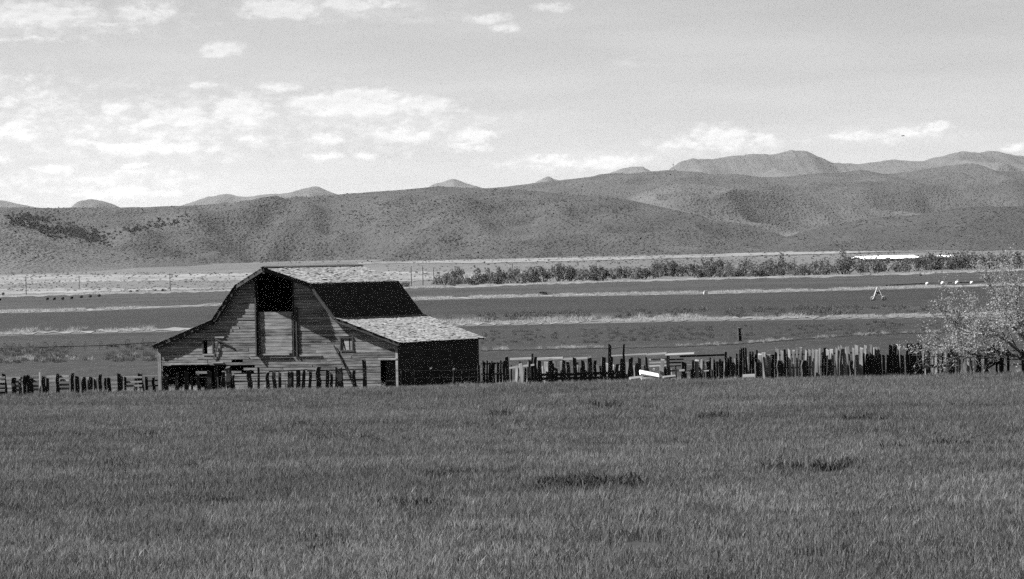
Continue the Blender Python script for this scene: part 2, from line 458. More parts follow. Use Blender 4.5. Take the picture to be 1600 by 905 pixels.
def hill_mat(name, lo, hi, sc):
    m, t, bs, out = newmat(name)
    geo = N(t, 'ShaderNodeNewGeometry'); P = geo.outputs['Position']
    a = ramp(t, noise(t, 1, 5, P, (sc * .35, sc * .2, sc * 1.6)), .3, .7)
    b = ramp(t, noise(t, 1, 6, P, (sc * 4, sc * 2.0, sc * 8), .7), .3, .7)
    vo = N(t, 'ShaderNodeTexVoronoi'); vo.inputs['Scale'].default_value = 1
    mm = N(t, 'ShaderNodeVectorMath', operation='MULTIPLY'); L(t, P, mm.inputs[0]); mm.inputs[1].default_value = (sc * 26, sc * 10, sc * 26)
    L(t, mm.outputs[0], vo.inputs['Vector'])
    bush = ramp(t, vo.outputs['Distance'], .2, .55)
    c = ramp(t, noise(t, 1, 4, P, (sc * 1.1, sc * .55, sc * 4)), .38, .62)
    bare = ramp(t, noise(t, 1, 5, P, (sc * 2.2, sc * .8, sc * 9)), .63, .72)
    v = math_node(t, 'ADD', math_node(t, 'MULTIPLY', a, .22), math_node(t, 'MULTIPLY', b, .3))
    v = math_node(t, 'ADD', v, math_node(t, 'MULTIPLY', bush, .3))
    v = math_node(t, 'ADD', v, math_node(t, 'MULTIPLY', c, .2))
    v = math_node(t, 'ADD', v, math_node(t, 'MULTIPLY', bare, .55))
    L(t, grey(t, v, lo, hi), bs.inputs['Base Color'])
    addbump(t, bs, math_node(t, 'SUBTRACT', b, bush), .8, 1.2)
    return m
HM = {'hill_spur': (.03, .095, .012), 'hill_central': (.003, .054, .011), 'hill_right': (.002, .042, .012), 'hill_middle': (.018, .08, .009),
      'hill_ridge': (.008, .055, .008), 'mountain_range': (.03, .08, .005), 'distant_peaks': (.03, .08, .005)}
for nm, h in HILLS.items():
    xr = max(abs(h.X[0]), abs(h.X[-1]))
    span = h.ridge * .135 + 250
    x0, x1 = max(-span, h.X[0]), min(span, h.X[-1])
    V, Fq = grid(x0, x1, h.foot - (h.ridge - h.foot) * .3, h.ridge + h.back, 420, 170, h.z)
    me = mesh_np(nm, V, Fq, hill_mat(nm + '_scrub', *HM[nm]), True)
    tag(link(nm, me), kind='structure')

def terr(x, y):
    z = gz(x, y)
    for h in HILLS.values():
        z = np.maximum(z, np.where((y > h.foot - 400) & (y < h.ridge + h.back) & (x > h.X[0]) & (x < h.X[-1]), h.z(x, y), -99))
    return z

TAB = {}
def table(zf):
    """heights along a fan of sight lines, so that rays meet the terrain quickly"""
    if zf not in TAB:
        ss = np.linspace(-.2, .2, 260); dd = np.geomspace(60, 15000, 1300)
        D, S = np.meshgrid(dd, ss, indexing='ij'); TAB[zf] = (ss, dd, zf(D * S, D))
    return TAB[zf]

def hit(px, py, zf=gz):
    """first point of the terrain seen along a ray (arrays welcome)"""
    px = np.atleast_1d(np.asarray(px, float)); py = np.atleast_1d(np.asarray(py, float))
    ss, dd, Z = table(zf); out = []
    for c in range(0, len(px), 2000):
        v = pdir(px[c:c + 2000], py[c:c + 2000]); v = v / v[:, 1:2]
        u = np.clip((v[:, 0] - ss[0]) / (ss[1] - ss[0]), 0, len(ss) - 1.001); k = u.astype(int); f = u - k
        zc = Z[:, k] * (1 - f) + Z[:, k + 1] * f                        # depth x ray
        gap = CAMZ + v[:, 2][None] * dd[:, None] - zc
        under = gap < 0; i = np.argmax(under, 0); ok = under.any(0) & (i > 0); i = np.maximum(i, 1)
        r = np.arange(len(i)); g0, g1 = gap[i - 1, r], gap[i, r]
        d = dd[i - 1] + (dd[i] - dd[i - 1]) * np.clip(g0 / np.where(g0 - g1 == 0, 1, g0 - g1), 0, 1)
        p = C0 + v * d[:, None]; p[:, 2] = CAMZ + v[:, 2] * d; p[~ok] = np.nan; out.append(p)
    return np.concatenate(out)

# the ground: one sheet from behind the camera to beyond the ranges
ys = np.concatenate([np.linspace(-400, 40, 12), np.linspace(50, 340, 160), np.geomspace(345, 3600, 170), np.geomspace(3700, 26000, 60)])
us = np.concatenate([-np.geomspace(1, .03, 40), np.linspace(-.028, .028, 30), np.geomspace(.03, 1, 40)])
GX = np.array([us * (260 + np.maximum(y, 0) * .45) for y in ys]); GY = np.repeat(ys[:, None], len(us), 1)
GZ = gz(GX, GY)
ny, nx = GX.shape
ii = np.arange(ny - 1)[:, None] * nx + np.arange(nx - 1)[None]
Fq = np.stack([ii, ii + 1, ii + 1 + nx, ii + nx], -1).reshape(-1, 4)
gm = mesh_np('ground', np.stack([GX, GY, GZ], -1).reshape(-1, 3), Fq, M['valley'], True)
tag(link('ground', gm), kind='structure')

# ------------------------------------------------------------------ field sheets
def sheet(name, top, bot, mat, lift, n=120, jag=0.0, rows=7):
    """a plot of ground between two lines (given where the photo shows them), draped on the ground"""
    top = np.array(top, float); bot = np.array(bot, float)
    xs = np.linspace(min(top[0, 0], bot[0, 0]), max(top[-1, 0], bot[-1, 0]), n)
    yt = np.interp(xs, top[:, 0], top[:, 1]) + jag * (RNG.random(n) - .5)
    yb = np.interp(xs, bot[:, 0], bot[:, 1]) + jag * (RNG.random(n) - .5)
    A = hit(xs, yb); B = hit(xs, yt)
    V = []
    for k in range(rows):
        P = A + (B - A) * (k / (rows - 1)); P[:, 2] = gz(P[:, 0], P[:, 1]) + lift; V.append(P)
    V = np.concatenate(V)
    i = np.arange(rows - 1)[:, None] * n + np.arange(n - 1)[None]
    Fq = np.stack([i, i + 1, i + 1 + n, i + n], -1).reshape(-1, 4)
    return tag(link(name, mesh_np(name, V, Fq, mat, True)), kind='structure')

XL, XR = -260, 1860
def ln(*pts):
    pts = list(pts); s0 = (pts[1][1] - pts[0][1]) / (pts[1][0] - pts[0][0]); s1 = (pts[-1][1] - pts[-2][1]) / (pts[-1][0] - pts[-2][0])
    return [(XL, pts[0][1] + (XL - pts[0][0]) * s0)] + pts + [(XR, pts[-1][1] + (XR - pts[-1][0]) * s1)]
S_FENCE = ln((0, 623), (250, 615), (620, 609), (750, 605), (1100, 598), (1500, 591), (1600, 589))   # fence line on the ground
S1 = ln((0, 522), (240, 516), (640, 509), (900, 503), (1100, 499), (1250, 497), (1450, 494), (1600, 491))
S2 = ln((0, 488), (130, 485), (345, 476), (640, 468), (860, 462), (1100, 458), (1300, 453), (1450, 449), (1600, 444))
S3 = ln((0, 464), (160, 459), (330, 455), (640, 450), (700, 449), (900, 442), (1100, 436), (1300, 432), (1450, 427), (1600, 422))
off = lambda s, d: [(x, y + d) for x, y in s]
sheet('corral_yard', off(S_FENCE, -28), off(S_FENCE, 12), M['field_mid'], .010)
sheet('near_field', off(S1, 3), off(S_FENCE, -29), M['field_mid'], .012)
sheet('dark_field', off(S2, 2), off(S1, 0), M['field_dark'], .016)
sheet('far_field', off(S3, 0), off(S2, 0), M['field_light'], .024)
sheet('light_field_edge', off(ln((640, 492), (900, 490), (1100, 488), (1300, 483), (1450, 479)), 0)[1:-1], off(ln((640, 508), (900, 502), (1100, 498), (1300, 495), (1450, 493)), 0)[1:-1], M['field_light'], .045)
sheet('dry_strip', off(S1, -2), off(S1, 1.2), M['drysoil'], .06, 260, 4)
sheet('dry_strip', off(S2, -1.2), off(S2, 1.4), M['drysoil'], .06, 260, 2)
sheet('dry_strip', off(S3, -1.4), off(S3, 1.2), M['drysoil'], .08, 260, 2)
# pale flats left of the barn and pale tracks along the foot of the hills
sheet('dry_flat', [(XL, 432), (0, 430), (150, 430), (420, 427), (640, 425), (900, 425)], [(XL, 470), (0, 461), (160, 456), (330, 452), (640, 440), (900, 427)], M['drysoil'], .10, 160, 2)
sheet('scrub_flat', [(XL, 449), (0, 444), (160, 440), (420, 438), (600, 436)], [(XL, 458), (0, 452), (160, 451), (420, 448), (600, 444)], M['valley'], .16, 160, 3)
sheet('dirt_track', [(560, 411), (780, 406), (1000, 401), (1200, 395), (1330, 390), (1450, 384), (1600, 377), (1800, 370)],
      [(560, 413), (780, 411), (1000, 406), (1200, 400), (1330, 396), (1450, 391), (1600, 388), (1800, 384)], M['drysoil'], .25, 160, 1.0)
sheet('dirt_track', [(100, 417), (180, 417)], [(100, 420), (180, 420)], M['drysoil'], .25, 30, .8)
sheet('dry_strip', [(0, 560), (80, 557)], [(0, 566), (80, 562)], M['field_light'], .05, 40, 2)
sheet('dry_strip', [(750, 545), (930, 541), (1060, 540), (1150, 536), (1330, 523), (1470, 518), (1560, 514)], [(750, 549), (930, 545), (1060, 543), (1150, 538.5), (1330, 525), (1470, 520), (1560, 516)], M['field_light'], .05, 160, 1.5)
# soil under the foreground crop
Vs, Fs = grid(-70, 70, 30, 255, 60, 120, lambda x, y: gz(x, y) + .006)
def fence_y(x):
    p = hit(np.array([q[0] for q in S_FENCE]), np.array([q[1] for q in S_FENCE])); return np.interp(x, p[:, 0], p[:, 1])
Vs[:, 1] = np.minimum(Vs[:, 1], fence_y(Vs[:, 0]) - .6); Vs[:, 2] = gz(Vs[:, 0], Vs[:, 1]) + .03
tag(link('crop_field', mesh_np('crop_field', Vs, Fs, M['soil'], True)), kind='structure')

# ------------------------------------------------------------------ scattered stuff
LIB = bpy.data.collections.new('plant_library')

def scatter(name, pts, scl, meshes, label, cat, tilt=None):
    n = len(pts)
    me = bpy.data.meshes.new(name); me.vertices.add(n); me.vertices.foreach_set('co', np.asarray(pts, np.float32).ravel())
    a = me.attributes.new('scl', 'FLOAT_VECTOR', 'POINT'); a.data.foreach_set('vector', np.asarray(scl, np.float32).ravel())
    a = me.attributes.new('rot', 'FLOAT_VECTOR', 'POINT')
    r = np.zeros((n, 3), np.float32); r[:, 2] = RNG.random(n) * 6.283
    if tilt is not None: r[:, :2] = (RNG.random((n, 2)) - .5) * tilt
    a.data.foreach_set('vector', r.ravel())
    a = me.attributes.new('idx', 'INT', 'POINT'); a.data.foreach_set('value', RNG.integers(0, len(meshes), n).astype(np.int32))
    c = bpy.data.collections.new(name + '_kinds')
    for k, mm in enumerate(meshes):
        ob = bpy.data.objects.new('%s_kind_%02d' % (name, k), mm); c.objects.link(ob)
    o = link(name, me)
    ng = bpy.data.node_groups.new(name + '_scatter', 'GeometryNodeTree')
    ng.interface.new_socket('Geometry', in_out='INPUT', socket_type='NodeSocketGeometry')
    ng.interface.new_socket('Geometry', in_out='OUTPUT', socket_type='NodeSocketGeometry')
    gi = ng.nodes.new('NodeGroupInput'); go = ng.nodes.new('NodeGroupOutput')
    ci = ng.nodes.new('GeometryNodeCollectionInfo'); ci.inputs['Collection'].default_value = c
    ci.inputs['Separate Children'].default_value = True; ci.inputs['Reset Children'].default_value = True
    ip = ng.nodes.new('GeometryNodeInstanceOnPoints'); ip.inputs['Pick Instance'].default_value = True
    def attr(nm, ty):
        x = ng.nodes.new('GeometryNodeInputNamedAttribute'); x.data_type = ty; x.inputs['Name'].default_value = nm; return x.outputs[0]
    mp = ng.nodes.new('GeometryNodeMeshToPoints')
    ng.links.new(gi.outputs[0], mp.inputs['Mesh']); ng.links.new(mp.outputs[0], ip.inputs['Points'])
    ng.links.new(ci.outputs[0], ip.inputs['Instance'])
    ng.links.new(attr('idx', 'INT'), ip.inputs['Instance Index'])
    ng.links.new(attr('rot', 'FLOAT_VECTOR'), ip.inputs['Rotation'])
    ng.links.new(attr('scl', 'FLOAT_VECTOR'), ip.inputs['Scale'])
    ng.links.new(ip.outputs[0], go.inputs[0])
    md = o.modifiers.new('scatter', 'NODES'); md.node_group = ng
    return tag(o, label, cat, kind='stuff')

def blade_clump(name, n, size, hmin, hmax, wid, lean, mat, seed, seg=2, heads=False):
    r = np.random.default_rng(seed); V = []; Fc = []
    for _ in range(n):
        x, y = (r.random(2) - .5) * size; h = hmin + (hmax - hmin) * r.random(); a = r.random() * 6.283
        la = r.random() * 6.283; lv = lean * h * r.random(); w = wid * (.6 + .8 * r.random())
        dx, dy = math.cos(a) * w / 2, math.sin(a) * w / 2; lx, ly = math.cos(la) * lv, math.sin(la) * lv
        b = len(V)
        V += [(x - dx, y - dy, -.02), (x + dx, y + dy, -.02), (x + dx * .8 + lx * .4, y + dy * .8 + ly * .4, h * .6), (x - dx * .8 + lx * .4, y - dy * .8 + ly * .4, h * .6), (x + lx, y + ly, h)]
        Fc += [(b, b + 1, b + 2, b + 3), (b + 3, b + 2, b + 4)]
    me = bpy.data.meshes.new(name); me.from_pydata(V, [], Fc); me.materials.append(mat); me.update()
    return me

# foreground crop: tussocks of blades all the way to the fence
GR = [blade_clump('grass_clump', 230, 1.25, .10, .31 + .05 * (k % 3), .021, .75, M['grass'], 100 + k) for k in range(10)]
def crop_points():
    step = .85; out = []
    for y in np.arange(72, 268, step):
        hw = y * .165 + 12
        xs = np.arange(-hw, hw, step)
        out.append(np.stack([xs + (RNG.random(len(xs)) - .5) * step, y + (RNG.random(len(xs)) - .5) * step], 1))
    p = np.concatenate(out)
    fy = fence_y(p[:, 0]); p = p[p[:, 1] < fy - np.where((p[:, 0] < -7.2) & (p[:, 0] > -22), 2.2, .9) - fbm(p[:, 0] / 2.5, p[:, 0] * 0 + 4, 3) * 2.2]
    # lodged streaks and gaps: the crop is thin there
    px_gap = [(640, 800, 46, 5), (930, 763, 70, 5), (880, 770, 30, 4), (520, 692, 52, 5), (470, 670, 20, 3), (515, 858, 16, 8), (780, 652, 24, 3), (1350, 660, 26, 4),
              (960, 640, 30, 3), (1010, 642, 26, 3), (1120, 658, 30, 3), (1300, 738, 30, 4), (175, 735, 30, 5), (200, 690, 40, 3), (1000, 860, 25, 6), (350, 790, 36, 4), (1290, 880, 30, 6), (1260, 730, 40, 4), (1480, 700, 40, 3), (700, 750, 30, 3)]
    keep = np.ones(len(p), bool)
    for (gx, gy, rx, ry) in px_gap:
        c = hit([gx], [gy])[0]; e = hit([gx], [gy - ry])[0]; d = c[1]
        ax = rx * d / FPX + .5; ay = max(abs(e[1] - c[1]) * 1.15, .8) + .7
        q = ((p[:, 0] - c[0]) / ax) ** 2 + ((p[:, 1] - c[1]) / ay) ** 2 + fbm(p[:, 0] * .7, p[:, 1] * .7, 2) * 1.6
        keep &= ~((q < 1) & (RNG.random(len(p)) < .93))
    thin = fbm(p[:, 0] / 3.0, p[:, 1] / 2.2, 3)
    keep &= ~((thin < -.235) & (RNG.random(len(p)) < .6))
    p = p[keep]
    z = gz(p[:, 0], p[:, 1]) + .02
    hh = 1 + .75 * fbm(p[:, 0] / 7., p[:, 1] / 9., 3) + .2 * (RNG.random(len(p)) - .5)
    return np.column_stack([p, z]), np.column_stack([np.full(len(p), 1.), np.full(len(p), 1.), hh])
cp, cs = crop_points()
def dark_weeds():
    out = []
    for (gx, gy, rx, ry, n) in [(640, 803, 46, 4, 34), (925, 764, 80, 4, 44), (880, 772, 34, 4, 14), (520, 696, 60, 5, 44), (470, 672, 24, 2, 12), (515, 862, 20, 6, 6), (780, 654, 28, 2, 10), (1350, 662, 30, 3, 16),
              (960, 642, 40, 2, 12), (1120, 660, 50, 2, 14), (1290, 736, 70, 4, 12), (175, 738, 60, 6, 24), (220, 692, 70, 4, 20), (350, 794, 60, 6, 7), (1480, 702, 70, 4, 14), (700, 752, 60, 5, 10)]:
        n = int(n * .8); q = hit(gx + rx * RNG.normal(size=n) * .75, gy + ry * RNG.normal(size=n) * .9); out.append(q)
    q = np.concatenate(out); k = .55 + .6 * RNG.random(len(q)); return q, np.column_stack([k * 1.1, k * 1.1, k])
DW = [blade_clump('weed_clump', 70, .9, .16, .46, .04, .8, M['darkweed'], 130 + k) for k in range(5)]
dp, ds = dark_weeds()
scatter('dark_weeds', dp, ds, DW, 'darker weed tufts standing here and there in the crop', 'weeds', .15)
def pale_heads():
    n = 5200; y = 74 + 178 * RNG.random(n) ** 1.3; x = (RNG.random(n) * 2 - 1) * y * .135
    band = np.exp(-((y - 108 - x * .5) / 9.) ** 2) * (x > -6) + .55 * np.exp(-((y - 150 + x * .3) / 8.) ** 2) + .4 * np.exp(-((y - 88) / 6.) ** 2) * (x < 2)
    k = RNG.random(n) < .08 + .8 * band * np.clip(.5 + 2.2 * fbm(x / 5., y / 7., 3), 0, 1)
    x, y = x[k], y[k]; k = y < fence_y(x) - 2.5; x, y = x[k], y[k]
    h = .8 + .5 * RNG.random(len(x)); return np.column_stack([x, y, gz(x, y) + .02]), np.column_stack([h, h, h])
PH = [blade_clump('pale_clump', 60, 1.2, .16, .40, .022, .7, M['palegrass'], 160 + k) for k in range(5)]
hp, hs = pale_heads()
scatter('pale_seed_grass', hp, hs, PH, 'paler seeding grass in loose bands across the crop', 'grass', .12)
scatter('crop_grass', cp, cs, GR, 'knee-high green crop grass filling the whole foreground', 'grass', .1)

DRY = [blade_clump('dry_tuft', 46, .9, .2, .85, .035, .8, M['dry'], 200 + k) for k in range(6)]
def along(line, n, spread, sz, seg=None, zf=gz, wide=1.0):
    line = np.array(line, float)
    if seg is None: seg = [(line[0, 0], line[-1, 0], 1)]
    w = np.array([(b - a) * k for a, b, k in seg]); w = w / w.sum(); P = []
    for (a, b, k), q in zip(seg, w):
        m = int(n * q); xs = a + (b - a) * RNG.random(m)
        yy = np.interp(xs, line[:, 0], line[:, 1]) + (RNG.random(m) - .5) * spread
        P.append(np.column_stack([xs, yy]))
    P = np.concatenate(P); P = P[fbm(P[:, 0] / 22. + line[0, 1], P[:, 0] * 0 + 2.5, 3) + .13 > .25 * RNG.random(len(P))]
    W = hit(P[:, 0], P[:, 1])
    s = sz[0] + (sz[1] - sz[0]) * RNG.random(len(W))
    return W, np.column_stack([s * wide, s * wide, s])
parts = [along(S1, 2500, 3.4, (.15, .55), [(-200, 60, .6), (60, 130, .2), (150, 245, .9), (640, 1110, 1.6), (1110, 1300, .6), (1300, 1480, 1.1), (1480, 1800, .6)], wide=1.6),
         along(off(S1, -2), 420, 5, (.3, 1.0), [(640, 1100, 1), (0, 240, .4), (1180, 1260, .8)], wide=1.5),
         along(S2, 3200, 2.6, (.35, .8), [(-200, 130, 1), (150, 230, .5), (300, 345, 1.5), (640, 1450, 1.5), (1450, 1800, .5)], wide=2.2),
         along(S3, 1800, 2, (.5, 1.0), [(-200, 340, .7), (640, 1800, 1)], wide=2.6),
         along([(0, 563), (80, 560), (240, 559)], 110, 8, (.15, .5), [(0, 55, 2), (55, 245, .7)], wide=1.2),
         along([(750, 547), (930, 543), (1060, 541), (1150, 537), (1330, 524), (1470, 519)], 420, 3, (.15, .4), [(750, 795, 1.5), (840, 940, 1.5), (1040, 1150, .8), (1150, 1470, .7)], wide=1.2),
         along(off(S_FENCE, -1), 700, 5, (.25, .62), [(-100, 95, .3), (100, 245, 1.4), (260, 440, 1.2), (440, 600, .4), (752, 840, 1.2), (840, 1000, .5), (1000, 1160, 1.1), (1160, 1490, .25), (1490, 1600, 1.2)], wide=.9)]
scatter('dry_grass', np.concatenate([p[0] for p in parts]), np.concatenate([p[1] for p in parts]), DRY, 'pale dry grass along the ditch banks and fence', 'grass', .2)
WEED = [blade_clump('weed_clump', 60, 1.1, .25, .8, .05, 1.0, M['weed'], 300 + k) for k in range(5)]
parts = [along([(0, 556), (240, 552)], 420, 26, (.2, .6), [(0, 245, 1)]), along([(750, 530), (1500, 512)], 900, 22, (.15, .5), [(750, 1500, 1)]),
         along(off(S1, -9), 700, 14, (.3, .9), [(640, 1480, 1)], wide=1.5)]
scatter('weeds', np.concatenate([p[0] for p in parts]), np.concatenate([p[1] for p in parts]), WEED, 'grey weeds scattered over the near field behind the fence', 'weeds', .2)

def bush_mesh(name, n, mat, seed, leaf=.22, flat=1.0):
    r = np.random.default_rng(seed); V = []; Fc = []
    lob = [(r.normal(0, .28), r.normal(0, .28), .35 + .3 * r.random(), .28 + .2 * r.random()) for _ in range(7)]
    for _ in range(n):
        lx, ly, lz, lr = lob[r.integers(len(lob))]
        d = r.normal(size=3); d /= np.linalg.norm(d); q = lr * r.random() ** .4
        c = np.array([lx, ly, lz * flat]) + d * q; c[2] = max(c[2], .02)
        a = r.normal(size=3); a /= np.linalg.norm(a); b = np.cross(a, r.normal(size=3)); b /= np.linalg.norm(b)
        s = leaf * (.5 + r.random()); k = len(V)
        V += [tuple(c - a * s), tuple(c + b * s * .5), tuple(c + a * s), tuple(c - b * s * .5)]; Fc.append((k, k + 1, k + 2, k + 3))
    me = bpy.data.meshes.new(name); me.from_pydata(V, [], Fc); me.materials.append(mat); me.update(); return me
SAGE = [bush_mesh('sage_bush', 40, M['sage'], 400 + k, .3) for k in range(5)]
JUN = [bush_mesh('shade_juniper_bush', 60, M['juniper'], 420 + k, .3) for k in range(5)]

def hill_points(n, box, dens=None, zf=terr):
    px = box[0] + (box[2] - box[0]) * RNG.random(n); py = box[1] + (box[3] - box[1]) * RNG.random(n)
    if dens is not None:
        k = dens(px, py) > RNG.random(n); px, py = px[k], py[k]
    W = hit(px, py, zf); return W[~np.isnan(W[:, 0])]
def sky_cut(px, py):
    return (fbm(px / 70., py / 26., 4) + .42)
W1 = hill_points(36000, (-60, 270, 1660, 412), lambda a, b: .12 + 1.5 * np.clip(fbm(a / 60., b / 16., 4) + .12, 0, 1) + .35 * np.exp(-((b - 330) / 22.) ** 2 - ((a - 680) / 130.) ** 2))
W1 = W1[W1[:, 1] < 8000]
W2 = hill_points(2600, (-60, 440, 620, 456), lambda a, b: .55 + 1.2 * fbm(a / 40., b / 5., 3))
W3 = hill_points(900, (-60, 426, 700, 440)); W4 = hill_points(1600, (600, 400, 1660, 432))
W = np.concatenate([W1, W2, W3, W4]); s = (.25 + .55 * RNG.random(len(W)) ** 2.5) * np.clip(W[:, 1] / 2600., .6, 1.6)
scatter('sagebrush', W, np.column_stack([s * 1.5, s * 1.5, s]), SAGE, 'low sagebrush dotted over the hills and flats', 'sagebrush')
def rav(a, b):
    k1 = np.exp(-((b - (346 + (a - 40) * .22)) / 9.) ** 2) * np.clip((a - 5) / 50., 0, 1) * np.clip((185 - a) / 45., 0, 1)
    k2 = .6 * np.exp(-((b - (362 - (a - 190) * .17)) / 5.) ** 2) * np.clip((a - 175) / 40., 0, 1) * np.clip((305 - a) / 50., 0, 1)
    return (k1 * .8 + k2 * .5) * (.55 + 1.6 * fbm(a / 14., b / 6., 3))
W = hill_points(26000, (-10, 320, 310, 400), rav); s = .7 + 1.5 * RNG.random(len(W)) ** 2  # dark bushes that also stand in for the shaded ravine slope
scatter('juniper_scrub', W, np.column_stack([s * 1.2, s * 1.2, s]), JUN, 'dark scrub standing in for shade in the ravine on the left hill', 'scrub')

# ------------------------------------------------------------------ barn
TH = math.radians(27)
XB = Vector((math.cos(TH), -math.sin(TH), 0)); YB = Vector((math.sin(TH), math.cos(TH), 0))
cor = Vector(at(622.5, 604, 236.0)); cor.z = 0
HW = 8.15
org = cor - XB * HW
barn = empty('barn', (org.x, org.y, 0.0), -TH)
tag(barn, 'old weathered gambrel barn with lean-to wings and open hay door', 'barn')
DEP = 10.2
PROF = [(0, 7.26), (2.55, 6.25), (4.22, 4.20), (8.42, 2.72)]     # roof line, one side
def roof_z(x):
    x = abs(x); return float(np.interp(x, [p[0] for p in PROF], [p[1] for p in PROF]))
def wall_half(z):                                                # half width of the gable at height z
    z = z + .10
    if z <= roof_z(HW): return HW
    return float(np.interp(z, [p[1] for p in PROF][::-1], [p[0] for p in PROF][::-1]))
# openings in the front (x0, x1, z0, z1)
OPEN = [(-1.18, 1.2, 4.62, 9), (-4.95, -4.35, 2.18, 3.0), (4.42, 5.15, 2.32, 3.0), (7.0, 8.0, -1, 1.72), (-7.85, -5.55, -1, 1.52), (-4.75, -3.75, -1, 1.2)]
def board(x0b, x1b, x0t, x1t, z0, z1, y, th, tilt=0.0):
    m = MB(); j = tilt
    return m.hexa([(x0b, y, z0 - j), (x1b, y, z0 + j), (x1b, y + th, z0 + j), (x0b, y + th, z0 - j), (x0t, y - .012, z1 - j), (x1t, y - .012, z1 + j), (x1t, y + th, z1 + j), (x0t, y + th, z1 - j)])
rb = random.Random(3)
z = .05
while z < 7.1:
    h = rb.uniform(.14, .185); z1 = z + h - rb.uniform(.006, .035)
    zm = (z + z1) / 2
    hb, ht = wall_half(z), wall_half(z1)
    if ht < .15: break
    spans = [(-hb, hb)]
    for (a, b, c, d) in OPEN:
        if z1 > c + .04 and z < d - .04:
            ns = []
            for (p, q) in spans:
                if b <= p or a >= q: ns.append((p, q)); continue
                if a > p: ns.append((p, a))
                if b < q: ns.append((b, q))
            spans = ns
    for (p, q) in spans:
        cuts = [p]; x = p
        while q - x > 4.2:
            x += rb.uniform(2.2, 4.4)
            if q - x < .8: break
            cuts.append(x)
        cuts.append(q)
        for a, b in zip(cuts[:-1], cuts[1:]):
            if b - a < .1: continue
            at_l = abs(a + hb) < 1e-6; at_r = abs(b - hb) < 1e-6
            miss = rb.random()
            broken = (-6 < (a + b) / 2 < -2.6 and zm < 1.9)
            if miss < (.2 if broken else 0): continue
            g = .006
            a0, b0 = a + g, b - g
            if broken and rb.random() < .45: b0 -= rb.uniform(.2, .9)
            a1 = -ht if at_l else a0; b1 = ht if at_r else b0
            if b0 - a0 < .1 or b1 - a1 < .05: continue
            board(a0, b0, a1, b1, z, z1, rb.uniform(-.02, .012), .025, rb.choice([0, 0, 0, rb.uniform(-.02, .02)])).build('board', M['board'], barn)
    z += h
# right wall boards (in the shade) and one joined wall for the hidden sides
z = .05
while z < roof_z(HW) - .1:
    h = rb.uniform(.18, .22); y = 0.04
    while y < DEP - .1:
        e = min(DEP, y + rb.uniform(2.5, 4.5)); e = DEP if DEP - e < .8 else e
        x = HW + rb.uniform(-.01, .01)
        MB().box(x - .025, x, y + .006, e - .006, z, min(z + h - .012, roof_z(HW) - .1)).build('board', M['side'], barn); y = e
    z += h
mb = MB(); mb.box(-HW, -HW + .03, .05, DEP, .05, roof_z(HW) - .12)
zz = [0.05, roof_z(HW) - .1, 4.1, 6.12, 7.1]; xx = [HW, HW, 4.2, 2.5, .1]
for i in range(4):
    mb.hexa([(-xx[i], DEP - .03, zz[i]), (xx[i], DEP - .03, zz[i]), (xx[i], DEP, zz[i]), (-xx[i], DEP, zz[i]), (-xx[i + 1], DEP - .03, zz[i + 1] - .002), (xx[i + 1], DEP - .03, zz[i + 1] - .002), (xx[i + 1], DEP, zz[i + 1] - .002), (-xx[i + 1], DEP, zz[i + 1] - .002)])
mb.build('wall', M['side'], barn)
MB().box(-HW + .1, HW - .1, .1, DEP - .1, -.02, .045).build('floor', M['deck'], barn)
# inner frame posts seen through the openings
for x in (-4.2, 4.2):
    for y in (.25, 5.0, DEP - .3): MB().box(x - .09, x + .09, y - .09, y + .09, .046, 4.05).build('frame_post', M['deck'], barn)
